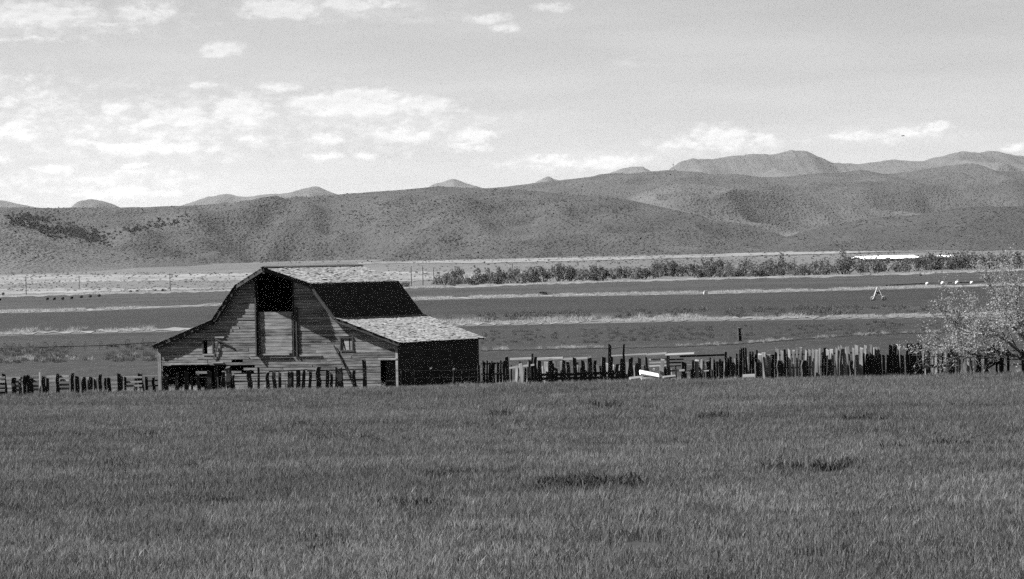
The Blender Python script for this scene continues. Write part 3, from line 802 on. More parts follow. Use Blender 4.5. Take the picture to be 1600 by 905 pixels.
# roof: deck planes with shingles
OV, PROW, EB = .25, 1.3, .3
def slope_pt(side, x, z, y): return Vector((side * x, y, z))
rs = random.Random(9)
for side in (-1, 1):
    for k in range(3):
        (xa, za), (xb, zb) = PROF[k], PROF[k + 1]
        fa = -PROW if k == 0 else -OV; fb = -OV
        n = Vector((side * (za - zb), 0, (xb - xa))).normalized()
        P = [slope_pt(side, xa, za, fa), slope_pt(side, xb, zb, fb), slope_pt(side, xb, zb, DEP + EB), slope_pt(side, xa, za, DEP + EB)]
        if side < 0: P = [P[0], P[3], P[2], P[1]]
        Pl = [p - n * .07 for p in P]
        mb = MB(); mb.hexa(Pl + P); dk = mb.build('roof_slope', M['deck'], barn)
        Ls = math.hypot(xb - xa, zb - za); dv = Vector((side * (xb - xa) / Ls, 0, (zb - za) / Ls))
        V = []; Fc = []
        ex = .19; s = 0.0; row = 0
        while s < Ls + .02:
            s0, s1 = s - .06, min(s + ex + rs.uniform(-.01, .02), Ls + .05)
            f = fa + (fb - fa) * min(1, max(0, s1 / Ls)); y = f - .03 - rs.random() * .05
            while y < DEP + EB + .02:
                w = rs.uniform(.13, .30); e = min(y + w, DEP + EB + .05)
                if rs.random() > .012:
                    l = rs.uniform(.012, .03) + (rs.random() < .05) * rs.uniform(.02, .05); tail = rs.uniform(-.03, .025)
                    base = Vector((side * xa, 0, za)); b = len(V); sl_ = rs.uniform(-.008, .008)
                    a0 = base + dv * s0 + n * .004; a1 = base + dv * (s1 + tail) + n * l
                    for (pt, th) in ((a0, 0), (a1, 0)):
                        V.append((pt.x, y + .004, pt.z)); V.append((pt.x + 0, e - .004, pt.z + sl_))
                    lo = base + dv * (s1 + tail) + n * (l - .016)
                    V.append((lo.x, y + .004, lo.z)); V.append((lo.x, e - .004, lo.z + sl_))
                    if side > 0: Fc += [(b, b + 2, b + 3, b + 1), (b + 2, b + 4, b + 5, b + 3), (b, b + 4, b + 2), (b + 1, b + 3, b + 5)]
                    else: Fc += [(b, b + 1, b + 3, b + 2), (b + 2, b + 3, b + 5, b + 4), (b, b + 2, b + 4), (b + 1, b + 5, b + 3)]
                y = e
            s += ex; row += 1
        me = bpy.data.meshes.new('shingles'); me.from_pydata(V, [], Fc); me.materials.append(M['shade_shingle' if k == 1 else 'shingle']); me.update()
        tag(link('shingles', me, dk), kind='stuff')
        # rake board under the front edge
        q0 = P[0] if side > 0 else P[0]; q1 = slope_pt(side, xb, zb, fb); q0 = slope_pt(side, xa, za, fa)
        a = q0 - n * .072; b_ = q1 - n * .072
        th = Vector((0, .035, 0)); dn = n * .15
        mb = MB(); mb.hexa([a - dn, b_ - dn, b_ - dn + th, a - dn + th, a, b_, b_ + th, a + th]); mb.build('rake_board', M['trim'], barn)
        # a rafter end or purlin line under the overhang
        if k > 0:
            for q in (.02, .5, .97):
                c = Vector((side * (xa + (xb - xa) * q), 0, za + (zb - za) * q)) - n * .16
                MB().box(c.x - .05, c.x + .05, -OV + .04, .5, c.z - .08, c.z + .06).build('purlin', M['trim'], barn)
# ridge boards
for side in (-1, 1):
    y = -PROW - .03
    while y < DEP + EB:
        e = min(y + rb.uniform(2.0, 3.2), DEP + EB + .03)
        n = Vector((side * .37, 0, .93)); jz = rb.uniform(.03, .05)
        p0 = Vector((0, 0, 7.275 + jz)); p1 = Vector((side * .17, 0, 7.275 + jz - .17 * .4))
        mb = MB(); mb.hexa([(p0.x, y, p0.z - .02), (p1.x, y, p1.z - .02), (p1.x, e - .01, p1.z - .02), (p0.x, e - .01, p0.z - .02), (p0.x, y, p0.z), (p1.x, y, p1.z), (p1.x, e - .01, p1.z), (p0.x, e - .01, p0.z)])
        mb.build('ridge_board', M['trim'], barn); y = e
# hay track beam under the prow
MB().box(-.08, .08, -PROW + .06, 4.0, 6.88, 7.06).build('hay_track_beam', M['trim'], barn)
# hay door rails and the dropped door
MB().box(-1.27, -1.19, -.23, .0, 2.02, 6.55).build('door_rail', M['trim'], barn)
MB().box(1.215, 1.275, -.09, .0, 2.02, 6.5).build('door_rail', M['trim'], barn)
MB().box(1.42, 1.50, -.09, -.03, 1.98, 4.9).build('door_rail', M['trim'], barn)
hd = empty('hay_door', (0, 0, 0)); hd.parent = barn
for k in range(12):
    z0 = 2.16 + k * .205
    board(-.98 + rb.uniform(-.03, .03), 1.14 + rb.uniform(-.02, .02), -.98, 1.14, z0, z0 + .19, -.062 + rb.uniform(-.006, .006), .025).build('board', M['board'], hd)
MB().box(-1.0, .95, -.11, -.064, 2.06, 2.15).build('door_batten', M['palerail'], hd)
# trims and sills
MB().box(1.6, 3.1, -.05, -.024, 1.98, 2.06).build('trim_board', M['palerail'], barn)
for (a, b, c, d) in [OPEN[1], OPEN[2]]:
    w = empty('window', (0, 0, 0)); w.parent = barn
    for (p, q, r_, s_) in ((a - .09, b + .09, d + .002, d + .09), (a - .09, b + .09, c - .09, c - .002)): MB().box(p, q, -.05, -.022, r_, s_).build('frame', M['palerail'] if a < 0 else M['trim'], w)
    for p in (a - .09, b + .002): MB().box(p, p + .088, -.048, -.022, c, d).build('frame', M['trim'], w)
    if a < 0: MB().box(a + .22, b - .02, .02, .05, c + .02, d - .02).build('shutter_board', M['board'], w)
    else:                                                        # boarded over, two slanting slits left open
        for (b0, b1, t0, t1) in ((a, a + .22, a, a + .03), (a + .31, a + .52, a + .14, a + .50), (a + .60, b, a + .57, b)):
            MB().hexa([(b0, .0, c), (b1, .0, c), (b1, .02, c), (b0, .02, c), (t0, .0, d), (t1, .0, d), (t1, .02, d), (t0, .02, d)]).build('shutter_board', M['board'], w)
MB().box(-4.9, -3.5, -.08, -.03, 3.12, 3.2).build('trim_board', M['palerail'], barn)
MB().hexa([(-4.1, -.1, 3.02), (-2.95, -.1, 2.58), (-2.95, -.06, 2.58), (-4.1, -.06, 3.02), (-4.1, -.1, 3.1), (-2.95, -.1, 2.68), (-2.95, -.06, 2.68), (-4.1, -.06, 3.1)]).build('loose_board', M['trim'], barn)
MB().hexa([(-4.3, -.1, 1.9), (-3.95, -.1, 2.9), (-3.95, -.06, 2.9), (-4.3, -.06, 1.9), (-4.2, -.1, 1.9), (-3.85, -.1, 2.9), (-3.85, -.06, 2.9), (-4.2, -.06, 1.9)]).build('loose_board', M['trim'], barn)
MB().box(-7.3, -4.7, -.07, -.03, 1.56, 1.66).build('door_lintel', M['palerail'], barn)
MB().box(-4.4, -3.6, -.07, -.03, 1.62, 1.71).build('trim_board', M['palerail'], barn)
MB().box(-8.17, -7.95, -.04, -.026, .05, 2.35).build('corner_board', M['pale'], barn)
MB().box(8.02, 8.17, -.04, -.026, .05, 2.55).build('corner_board', M['board'], barn)
MB().box(6.9, 8.1, -.06, -.03, 1.74, 1.83).build('door_lintel', M['palerail'], barn)
dr = MB().box(7.05, 7.95, .5, .54, .06, 1.66).build('door', M['side'], barn)
MB().box(7.1, 7.9, .47, .497, .8, .92).build('batten', M['deck'], dr)
# leaning pole on the front
A = org + XB * 3.95 - YB * .075 + Vector((0, 0, 2.6)); B = org + XB * 5.35 - YB * .10
MB().tube([A, (A + B) / 2 + Vector((.03, 0, .02)), B], [.035, .045, .055], 7).build('leaning_pole', M['post'])
tag(bpy.data.objects['leaning_pole'], 'thin dark pole leaning against the barn front', 'pole')

# ------------------------------------------------------------------ corral fences
def rough_box(seed, n=4, taper=.85, jit=.12):
    """unit post: x,y in -.5..=.5, z 0..1, slightly crooked with a ragged top"""
    r = random.Random(seed); m = MB(); b = []
    for i in range(n + 1):
        q = i / n; s = 1 - (1 - taper) * q; ox, oy = (r.uniform(-jit, jit) if 0 < i else 0, r.uniform(-jit, jit) if 0 < i else 0)
        for (x, y) in ((-.5, -.5), (.5, -.5), (.5, .5), (-.5, .5)):
            m.v.append((x * s * r.uniform(.85, 1.1) + ox, y * s + oy, q - (r.uniform(0, .09) if i == n else 0)))
    for i in range(n):
        for k in range(4): m.f.append((i * 4 + k, i * 4 + (k + 1) % 4, i * 4 + 4 + (k + 1) % 4, i * 4 + 4 + k))
    m.f.append((3, 2, 1, 0)); m.f.append(tuple(n * 4 + k for k in range(4)))
    return m
POSTM = [rough_box(k, 4, .88, .16).mesh('post', M['post']) for k in range(6)]
PALEM = [rough_box(20 + k, 3, .95, .12).mesh('picket', M['pale']) for k in range(6)]
DARKM = [rough_box(40 + k, 3, .95, .12).mesh('picket', M['darkplank']) for k in range(6)]
RAILP = [MB().hexa([(0, -.5, -.5), (1, -.5, -.45), (1, .5, -.45), (0, .5, -.5), (0, -.5, .5), (1, -.5, .45), (1, .5, .5), (0, .5, .5)]).mesh('rail', M['palerail'])]
RAILD = [MB().hexa([(0, -.5, -.5), (1, -.5, -.45), (1, .5, -.45), (0, .5, -.5), (0, -.5, .5), (1, -.5, .45), (1, .5, .5), (0, .5, .5)]).mesh('rail', M['darkplank'])]
fl = np.array(S_FENCE, float)
def fbase(px, ahead=0.0):
    p = hit([px], [float(np.interp(px, fl[:, 0], fl[:, 1]))])[0]
    return Vector((p[0], p[1] - ahead, gz(p[0], p[1]))), p[1] - ahead
rf = random.Random(21)
class Fence:
    def __init__(s, name, px, label, ahead=0.0, group=None):
        p, d = fbase(px, ahead); s.o = empty(name, p); s.p = p; s.ahead = ahead; tag(s.o, label, 'fence', group)
    def piece(s, nm, me, loc, scale, rot):
        o = link(nm, me, s.o); o.location = Vector(loc) - s.p; o.scale = scale; o.rotation_euler = rot; return o
    def up(s, px, ytop, w, kind='post', dy=0.0, twist=None, thick=None, y0=None):
        """upright whose middle stands at photo column px and reaches photo row ytop"""
        b, d = fbase(px, s.ahead - dy); top = at(px, ytop, d)
        W = w * d / FPX; h = top[2] - b.z + .25
        z0 = b.z - .25
        if y0 is not None: z0 = at(px, y0, d)[2]; h = top[2] - z0
        if kind == 'post': me = rf.choice(POSTM); th = thick or W * rf.uniform(.8, 1.1); tw = rf.uniform(-.3, .3)
        elif kind == 'pale': me = rf.choice(PALEM); th = thick or .035; tw = -rf.uniform(.38, .68)
        else: me = rf.choice(DARKM); th = thick or .035; tw = rf.uniform(-.05, .35)
        if twist is not None: tw = twist
        s.piece('post' if kind == 'post' else 'picket', me, (top[0], d, z0), (W / max(math.cos(tw), .5), th, h), (rf.uniform(-.03, .03), rf.gauss(0, .035), tw))
    def rail(s, x0, y0, x1, y1, w, pale=True, dy=.12, turn=True):
        b0, d0 = fbase(x0, s.ahead - dy); b1, d1 = fbase(x1, s.ahead - dy)
        if turn: d1 -= .35 * abs(b1.x - b0.x); d0 += .35 * abs(b1.x - b0.x)
        a = Vector(at(x0, y0, d0)); c = Vector(at(x1, y1, d1)); v = c - a
        me = (RAILP if pale else RAILD)[0]
        rz = math.atan2(v.y, v.x); ry = -math.atan2(v.z, math.hypot(v.x, v.y))
        s.piece('rail', me, a, (v.length, .05, w * d0 / FPX), (rf.uniform(-.15, .1), ry, rz))

# left fence: four pale rails behind dark posts
f = Fence('rail_fence', 30, 'pale plank rail fence with dark posts left of the barn')
for (x, y, w) in [(1, 592, 6), (9, 583, 6), (22, 589, 6), (31, 588, 5), (37, 586, 5), (44, 585, 6), (48, 590, 6), (68, 587, 6), (73, 590, 5), (88, 583, 6), (91, 590, 4), (112, 582, 5), (120, 587, 6), (128, 588, 6), (133, 590, 4),
                  (142, 588, 6), (148, 591, 4), (156, 584, 5), (164, 590, 4), (169, 589, 4), (172, 590, 3), (186, 583, 6), (195, 588, 4), (211, 589, 4), (221, 582, 7), (228, 588, 5), (241, 589, 5), (-30, 584, 6), (-60, 586, 6), (-90, 584, 6)]:
    f.up(x, y, w)
f.up(62, 580, 3, 'pale', -.1)
f.up(137, 589, 4, 'pale'); f.up(147, 590, 4, 'pale'); f.up(151, 592, 3, 'pale'); f.up(190, 587, 3, 'pale')
for k, y in enumerate((591, 597, 604, 610)):
    for (x0, x1) in ((-95, -40), (-40, 8), (6, 32), (33, 60)): f.rail(x0, y - x0 * .02 + rf.uniform(-.6, .6), x1, y - x1 * .02 + rf.uniform(-.6, .6), 4.0)
    f.rail(73, y - 2.2, 108, y - 2.8, 3.6)
for y in (591, 598, 604): f.rail(172, y, 222, y - 1.5, 3.0)
for y in (596, 604): f.rail(225, y, 247, y - 1.5, 2.6, False)
# fence in front of the barn
f = Fence('post_fence', 400, 'row of dark crooked posts and thin rails in front of the barn', 1.2)
for (x, y, w) in [(259, 585, 6), (275, 582, 5), (291, 578, 7), (300, 586, 4), (311, 584, 5), (319, 586, 4), (327, 577, 7), (337, 573, 4), (345, 586, 4), (350, 580, 5), (358, 572, 8), (365, 585, 4), (391, 577, 8), (404, 573, 4), (418, 581, 6), (429, 580, 5), (436, 581, 4),
                  (451, 580, 6), (456, 580, 5), (465, 577, 7), (473, 577, 5), (483, 580, 5), (497, 572, 8), (511, 577, 6), (517, 582, 5), (525, 573, 5), (532, 573, 7), (553, 577, 5), (567, 577, 3), (571, 561, 6)]:
    f.up(x, y, w)
for (x0, y0, x1, y1) in [(366, 584, 420, 583), (420, 581, 480, 578), (480, 580, 540, 578), (535, 578, 569, 577), (366, 596, 480, 595), (480, 595, 569, 593), (255, 592, 330, 590)]: f.rail(x0, y0, x1, y1, 2.0, False, .1, False)
# uprights along the dark side wall
f = Fence('picket_fence', 690, 'low dark pickets along the shaded side wall of the barn', 1.0)
for (x, y, w) in [(629, 578, 5), (636, 575, 4), (650, 580, 4), (664, 582, 4), (690, 580, 4), (722, 580, 4), (733, 582, 4)]: f.up(x, y, w, 'dark')
for (x, y) in ((639, 577), (676, 574), (709, 575), (747, 569)): f.up(x, y, 4, 'post', 0)
for y in (580, 591): f.rail(626, y + 1, 748, y - 1, 2, False, .1, False)
f.o['label'] = 'low dark pickets and rails along the shaded side wall of the barn'
# dark pickets right of the barn
f = Fence('picket_fence', 775, 'dense dark picket panel just right of the barn')
for k in range(19):
    x = 754 + k * 2.15; f.up(x, 563 + rf.uniform(-1, 5) - k * .05, rf.uniform(1.6, 2.8), 'dark')
f.up(792, 554, 6); f.up(787, 562, 5); f.rail(752, 569, 795, 567, 2.4, False, .1, False); f.rail(752, 585, 795, 584, 2.4, False, .1, False)
# open corral in the middle
f = Fence('corral_fence', 880, 'corral of bleached boards behind dark posts, two of them tall')
for (x, y, w) in [(827, 562, 5), (832, 551, 3), (836, 556, 6), (844, 563, 5), (857, 560, 7), (868, 575, 4), (877, 561, 5), (888, 563, 5), (899, 558, 6), (910, 562, 5), (922, 556, 7), (930, 562, 5), (942, 557, 7), (950, 536, 5), (952, 556, 4), (964, 568, 6), (969, 561, 6),
                  (975, 536, 4), (973, 560, 3), (981, 559, 5), (987, 557, 5), (994, 566, 5), (999, 558, 5), (1011, 556, 4)]: f.up(x, y, w)
for (x0, x1) in ((797, 838), (838, 880), (878, 925)): f.rail(x0, 561, x1, 559.5, 3.4, True, .5)
for k in range(9):
    x = 814 + k * 12.5 + rf.uniform(-2, 2); f.up(x, 563 + rf.uniform(-2, 3), rf.uniform(5, 9), 'pale', .7)
for k in range(7): f.up(934 + k * 11 + rf.uniform(-2, 2), 566 + rf.uniform(-2, 5), rf.uniform(4, 7), 'pale', .7)
for (x0, x1, y) in ((838, 905, 586), (900, 965, 584), (840, 905, 592), (900, 968, 591)): f.rail(x0, y, x1, y - 1, 4.5, False, -.1, False)
f.rail(796, 575, 835, 570, 3, True, .3); f.rail(955, 556, 1012, 553, 2.2, True, .6)
f.up(816, 566, 6, 'pale', .1); f.up(806, 570, 4, 'pale', .2)
for k in range(26): f.up(800 + k * 8.2 + rf.uniform(-3, 3), 572 + rf.uniform(-8, 9), rf.uniform(1.8, 3.6), rf.choice(['dark', 'dark', 'pale']), rf.uniform(.2, 1.4))
# section with horizontal boards
f = Fence('board_fence', 1060, 'low fence of horizontal boards with a few stout dark posts')
for (x, y, w) in [(1044, 555, 5), (1068, 564, 7), (1082, 562, 4), (1107, 562, 7), (1125, 560, 4), (1134, 549, 4), (1141, 556, 4), (1144, 566, 8)]: f.up(x, y, w)
f.up(1033, 560, 6, 'pale'); f.up(1089, 561, 6, 'pale')
for (x0, x1) in ((1010, 1042), (1040, 1085)): f.rail(x0, 554, x1, 552, 3.0, True, .3)
f.rail(1062, 557, 1132, 554.5, 3.2, False, .2, False)
for y in (562, 567, 572): f.rail(1015, y, 1044, y - 1, 2.4, True, .4); f.rail(1046, y, 1068, y - .7, 2.2, False, .4, False)
for x0, x1 in ((1030, 1070), (1070, 1108)): f.rail(x0, 580.5, x1, 578.5, 3, True, .2)
for k in range(14): f.up(1093 + k * 3.6 + rf.uniform(-1, 1), 561 + rf.uniform(-3, 4), rf.uniform(2, 3.4), rf.choice(['pale', 'dark', 'dark']), .3)
for k in range(12): f.up(1016 + k * 7 + rf.uniform(-3, 3), 570 + rf.uniform(-7, 8), rf.uniform(1.8, 3.4), rf.choice(['dark', 'dark', 'pale']), rf.uniform(.2, 1.2))
# stockade of upright planks
f = Fence('stockade_fence', 1240, 'long stockade of ragged upright bleached planks on the right')
for (x, y) in ((1155, 546), (1158, 541), (1162, 543), (1166, 542), (1171, 549), (1176, 547), (1182, 545), (1150, 551)): f.up(x, y, 3.0, 'dark', -.1)
for x in np.arange(1148, 1186, 3.4): f.up(x, 556 + rf.uniform(-4, 4), 2.4, rf.choice(['pale', 'dark']), .2)
for (x, y, w) in ((1182, 565, 7), (1217, 562, 9), (1222, 566, 5), (1255, 562, 7), (1292, 560, 6), (1330, 562, 6)): f.up(x, y, w, 'post', -.35)
x = 1186.0
while x < 1347:
    w = rf.uniform(2.6, 6.0); t0 = 550 - (x - 1186) * .07 if x < 1205 else 543 - (x - 1205) * .035
    kind = 'pale' if rf.random() < .78 else 'dark'
    f.up(x + w / 2, t0 + rf.uniform(-1.5, 4) + (4 if kind == 'dark' else 0), w, kind, .1 if kind == 'dark' else rf.uniform(-.16, .04))
    x += w + (rf.uniform(.6, 3.2) if rf.random() < .35 else .3)
f.rail(1150, 588, 1180, 587, 5, True, -.25); f.rail(1186, 556, 1345, 551, 2.2, False, .3, False); f.rail(1186, 576, 1345, 572, 2.2, False, .3, False)
# solid panel: the shade on its planks is put into dark wood
f = Fence('plank_fence', 1395, 'solid dark stretch of upright planks with pale ragged tops')
x = 1348.0
while x < 1441:
    w = rf.uniform(3.5, 6.5)
    t0 = 536 if (1410 < x or 1388 < x < 1398) else 551
    f.up(x + w / 2, t0 + rf.uniform(-1, 3.5), w + .5, 'dark', rf.uniform(-.03, .03), rf.uniform(.05, .3)); x += w
for x in (1350, 1354, 1358, 1362, 1366, 1371, 1400, 1404): f.up(x, 538 + rf.uniform(-1, 3), 3.8, 'pale', .22)
# sparse pickets towards the tree
f = Fence('picket_fence', 1480, 'gappy grey and dark pickets between the dark panel and the tree')
x = 1442.0
while x < 1535:
    w = rf.uniform(2, 4); f.up(x, 545 + rf.uniform(-3, 5), w, rf.choice(['pale', 'dark', 'dark']), rf.uniform(-.1, .3)); x += w + rf.uniform(.3, 3.5)
for (x, y, w) in ((1482, 543, 5), (1487, 541, 6), (1449, 556, 6), (1526, 554, 7), (1530, 552, 4)): f.up(x, y, w)
f.up(1507, 541, 4, 'pale', -.2); f.rail(1443, 573, 1490, 571, 5, False, -.1, False); f.rail(1443, 558, 1535, 553, 2.2, False, .2, False)
# rail fence at the right edge
f = Fence('rail_fence', 1590, 'grey pole rail fence at the right edge beyond the loading chute')
for y in (548, 555, 562, 570): f.rail(1568, y, 1640, y - 1, 2.6, True, .2); f.rail(1640, y - 1, 1700, y - 2, 2.6, True, .2)
for x in (1574, 1598, 1622, 1650, 1690): f.up(x, 545, 4)
# loading chute
p, d = fbase(1556, .4)
ch = empty('loading_chute', p); tag(ch, 'small dark wooden loading chute with pointed top under the tree', 'chute')
k = d / FPX
def chute(nm, pts, th, mat):
    W = [Vector(at(x, y, d)) - p for x, y in pts]; n = len(W); m = MB()
    m.v = [tuple(w) for w in W] + [tuple(w + Vector((0.0, th, 0))) for w in W]
    m.f = [tuple(range(n))[::-1], tuple(range(n, 2 * n))] + [(i, (i + 1) % n, n + (i + 1) % n, n + i) for i in range(n)]
    return m.build(nm, mat, ch)
chute('side_panel', [(1540, 556), (1545, 545), (1554, 537), (1560, 533), (1563, 542), (1563, 556)], .06, M['darkplank'])
for x, w in ((1541, 6), (1565, 7)): chute('leg', [(x - w / 2, 556.2), (x + w / 2, 556.2), (x + w / 2, 592), (x - w / 2, 592)], .14, M['post'])
chute('brace', [(1545, 573), (1562, 563), (1562, 566), (1545, 576)], .04, M['darkplank'])
chute('floor_plank', [(1544, 566), (1562, 566), (1562, 569), (1544, 569)], .8, M['darkplank'])
for x in (1546, 1560):
    c = Vector(at(x, 556, d)) - p; MB().box(c.x - .06, c.x + .06, .9, 1.02, -.1, c.z).build('leg', M['post'], ch)
# lying white timbers
def timber(a, b, w, dy, label, h=.12, mat='palerail'):
    A, d0 = fbase(a[0], 1 + dy); B, d1 = fbase(b[0], .6 + dy); A = Vector(at(*a, d0)); B = Vector(at(*b, d1)); v = B - A
    m = MB().hexa([(0, -.5, -.5), (1, -.4, -.5), (1, .5, -.45), (0, .5, -.5), (0, -.5, .5), (1, -.45, .5), (1, .5, .5), (0, .5, .45)])
    o = m.build('timber', M[mat]); o.location = A; o.scale = (v.length, w, h); o.rotation_euler = (.7, -math.atan2(v.z, math.hypot(v.x, v.y)), math.atan2(v.y, v.x)); tag(o, label, 'timber', 'timbers lying by the corral')
timber((1000, 582), (1029, 588), .34, 0, 'white plank propped at a slant against the corral, the largest', .12, 'white')
timber((984, 592), (1004, 590), .2, .2, 'short pale plank lying left of the slanting one')
timber((1036, 590), (1055, 588), .15, -.3, 'pale plank lying right of the slanting one')
timber((1002, 592), (1020, 593), .22, .5, 'short pale plank low in the grass below the slanting one')

# lone post in the field
b = hit([1156.], [533.])[0]; hgt = at(1155, 511, b[1])[2] - b[2]
o = link('lone_post', POSTM[2]); o.location = b; o.scale = (.28, .28, hgt); o.rotation_euler = (0, -.06, .2); tag(o, 'single dark post standing alone in the field behind the stockade', 'post')

# ------------------------------------------------------------------ tree at the right edge
def leafy(name, base, label, seed, trunk, tmat, leafmat, nleaf, leaf, cat='tree', up=.55, spread=.75, low=0.0):
    r = random.Random(seed); t = empty(name, base); tag(t, label, cat)
    tips = []; tm = MB(); lm = MB()
    def grow(p, d, ln_, rad, lev, mb):
        pts = [p]; q = p.copy(); dd = d.copy(); n = 4
        for i in range(n):
            dd = (dd + Vector((r.gauss(0, .16), r.gauss(0, .16), r.gauss(.03, .1)))).normalized(); q = q + dd * ln_ / n; pts.append(q.copy())
        mb.tube(pts, [rad * (1 - .55 * i / n) for i in range(n + 1)], 6 if lev < 2 else 4, False)
        if lev >= 2: tips.extend(pts[1:])
        if lev < 4:
            for c in range(4 if lev < 2 else 3):
                k = r.randint(1, n); a = r.random() * 6.283; s_ = spread * r.uniform(.6, 1.2)
                o = dd.orthogonal().normalized(); o.rotate(Matrix.Rotation(a, 3, dd))
                grow(pts[k].copy(), (dd + o * s_ + Vector((0, 0, .05))).normalized(), ln_ * r.uniform(.55, .75), max(rad * .48, .008), lev + 1, lm)
    for (d, ln_, rad) in trunk: grow(Vector((0, 0, -.1)), Vector(d).normalized(), ln_, rad, 0, tm)
    tm.build('trunk', tmat, t, True); lm.build('limbs', tmat, t)
    V = []; Fc = []
    for _ in range(nleaf):
        c = r.choice(tips) + Vector((r.gauss(0, .13), r.gauss(0, .13), r.gauss(0, .13)))
        if c.z < low and r.random() < .85: continue
        a = Vector((r.gauss(0, 1), r.gauss(0, 1), r.gauss(0, 1))).normalized(); b_ = a.orthogonal().normalized(); s_ = leaf * r.uniform(.5, 1.3); k = len(V)
        V += [c - a * s_, c + b_ * s_ * .45, c + a * s_, c - b_ * s_ * .45]; Fc.append((k, k + 1, k + 2, k + 3))
    me = bpy.data.meshes.new('crown'); me.from_pydata([tuple(v) for v in V], [], Fc); me.materials.append(leafmat); me.update()
    link('crown', me, t); return t
b, d = fbase(1656, -.5)
leafy('spreading_tree', b, 'sparse spreading tree with pale twigs at the right edge', 5,
      [((-.72, .1, .78), 4.4, .15), ((-.5, -.2, .9), 4.0, .15), ((.3, .2, .9), 3.2, .16), ((-.86, -.1, .62), 4.5, .13), ((-.62, .3, .85), 3.8, .12), ((.8, 0, .6), 3.0, .14)], M['bark'], M['leaf'], 30000, .058, low=1.5)
b, d = fbase(1533, .6)
leafy('young_tree', b, 'thin pale young tree leaning right in front of the chute', 8, [((.25, 0, 1), 1.7, .075), ((.55, .1, .9), 1.5, .05)], M['pale'], M['leaf'], 320, .06)

# ------------------------------------------------------------------ willows along the creek
def willow_parts(seed):
    r = np.random.default_rng(seed); V = []; Fc = []; st = MB()
    nl = r.integers(10, 15); lob = []
    for _ in range(nl):
        x, y = r.normal(0, .42), r.normal(0, .3); zt = r.uniform(.12, .8) * (1 - .35 * min(abs(x), 1)); lob.append((x, y, zt, r.uniform(.16, .3)))
        st.tube([(x * .3, y * .3, 0), (x * .7, y * .7, zt * .5), (x, y, zt)], [.022, .015, .006], 4, False)
    for _ in range(820):
        lx, ly, lz, lr = lob[r.integers(nl)]; d = r.normal(size=3); d /= np.linalg.norm(d); c = np.array([lx, ly, lz]) + d * lr * r.random() ** .45 * np.array([1, 1, 1.15])
        if c[2] < .03: c[2] = .03 + .2 * r.random()
        a = r.normal(size=3); a /= np.linalg.norm(a); b = np.cross(a, r.normal(size=3)); b /= np.linalg.norm(b); s = .055 * (.6 + .9 * r.random()); k = len(V)
        V += [tuple(c - a * s), tuple(c + b * s * .6), tuple(c + a * s), tuple(c - b * s * .6)]; Fc.append((k, k + 1, k + 2, k + 3))
    me = bpy.data.meshes.new('crown'); me.from_pydata(V, [], Fc); me.materials.append(M['willow']); me.update()
    return me, st.mesh('stems', M['polewood'])
WIL = [willow_parts(500 + k) for k in range(8)]
rw = random.Random(4)
x = 630.0
s3 = np.array(S3)
wl = []
while x < 1620:
    hpx = rw.uniform(14, 30) if x > 690 else rw.uniform(9, 14); wl.append((x, np.interp(x, s3[:, 0], s3[:, 1]) - rw.uniform(1, 5), hpx))
    x += hpx * rw.uniform(.5, .9)
    if 640 < x < 684: x = 686
for x_, h_ in ((1215, 32), (1320, 36), (1200, 26), (1500, 30), (1040, 32), (880, 27), (700, 22), (775, 24), (1110, 30)): wl.append((x_, np.interp(x_, s3[:, 0], s3[:, 1]) - 6, h_))
for (px_, py_, h_) in wl:
    b = hit([px_], [py_])[0]; H = h_ * b[1] / FPX
    cm, sm = rw.choice(WIL); w = empty('willow_bush', b, rw.random() * 6.28)
    big = px_ < 690 and h_ < 15
    tag(w, 'small low willow bush beside the barn roof' if big else 'grey leafy willow bush in the row along the far creek', 'bush', 'willow bushes along the far creek' if not big else 'low bushes by the barn roof')
    wx = H * rw.uniform(.75, 1.15); w.scale = (wx, wx, H)
    link('crown', cm, w); link('stems', sm, w)

# ------------------------------------------------------------------ far small things
def pole(px, ybase, ytop, arm, label):
    b = hit([px], [ybase])[0]; H = at(px, ytop, b[1])[2] - b[2]; r = max(.17, b[1] / FPX * .42)
    t = empty('utility_pole', b); tag(t, label, 'pole', 'utility poles on the flats')
    MB().tube([(0, 0, -.3), (0, 0, H)], [r, r * .75], 6).build('shaft', M['polewood'], t)
    if arm: MB().box(-1.1, 1.1, -.1, .1, H - .7, H - .5).build('crossarm', M['polewood'], t)
for a in [(41, 461, 432, 1, 'utility pole leftmost on the flats, near the left edge'), (124, 451, 431, 1, 'utility pole above the row of black bales'), (266, 455, 427, 1, 'utility pole between the bales and the barn roof'),
          (643, 448, 416, 0, 'bare pole just right of the barn roof ridge'), (661, 446, 416, 0, 'bare pole, second right of the barn roof'), (678, 444, 418, 0, 'thin pole at the left end of the willow row'),
          (716, 445, 421, 0, 'pole rising between the first willows'), (801, 440, 412, 0, 'pole behind the willows left of the middle'), (872, 440, 412, 1, 'pole rising over the middle willows'), (932, 438, 409, 0, 'pole right of the middle willows'), (1242, 432, 404, 0, 'pole rising over the tall willows on the right'), (1455, 425, 396, 0, 'pole between the two far white roofs')]:
    pole(*a)

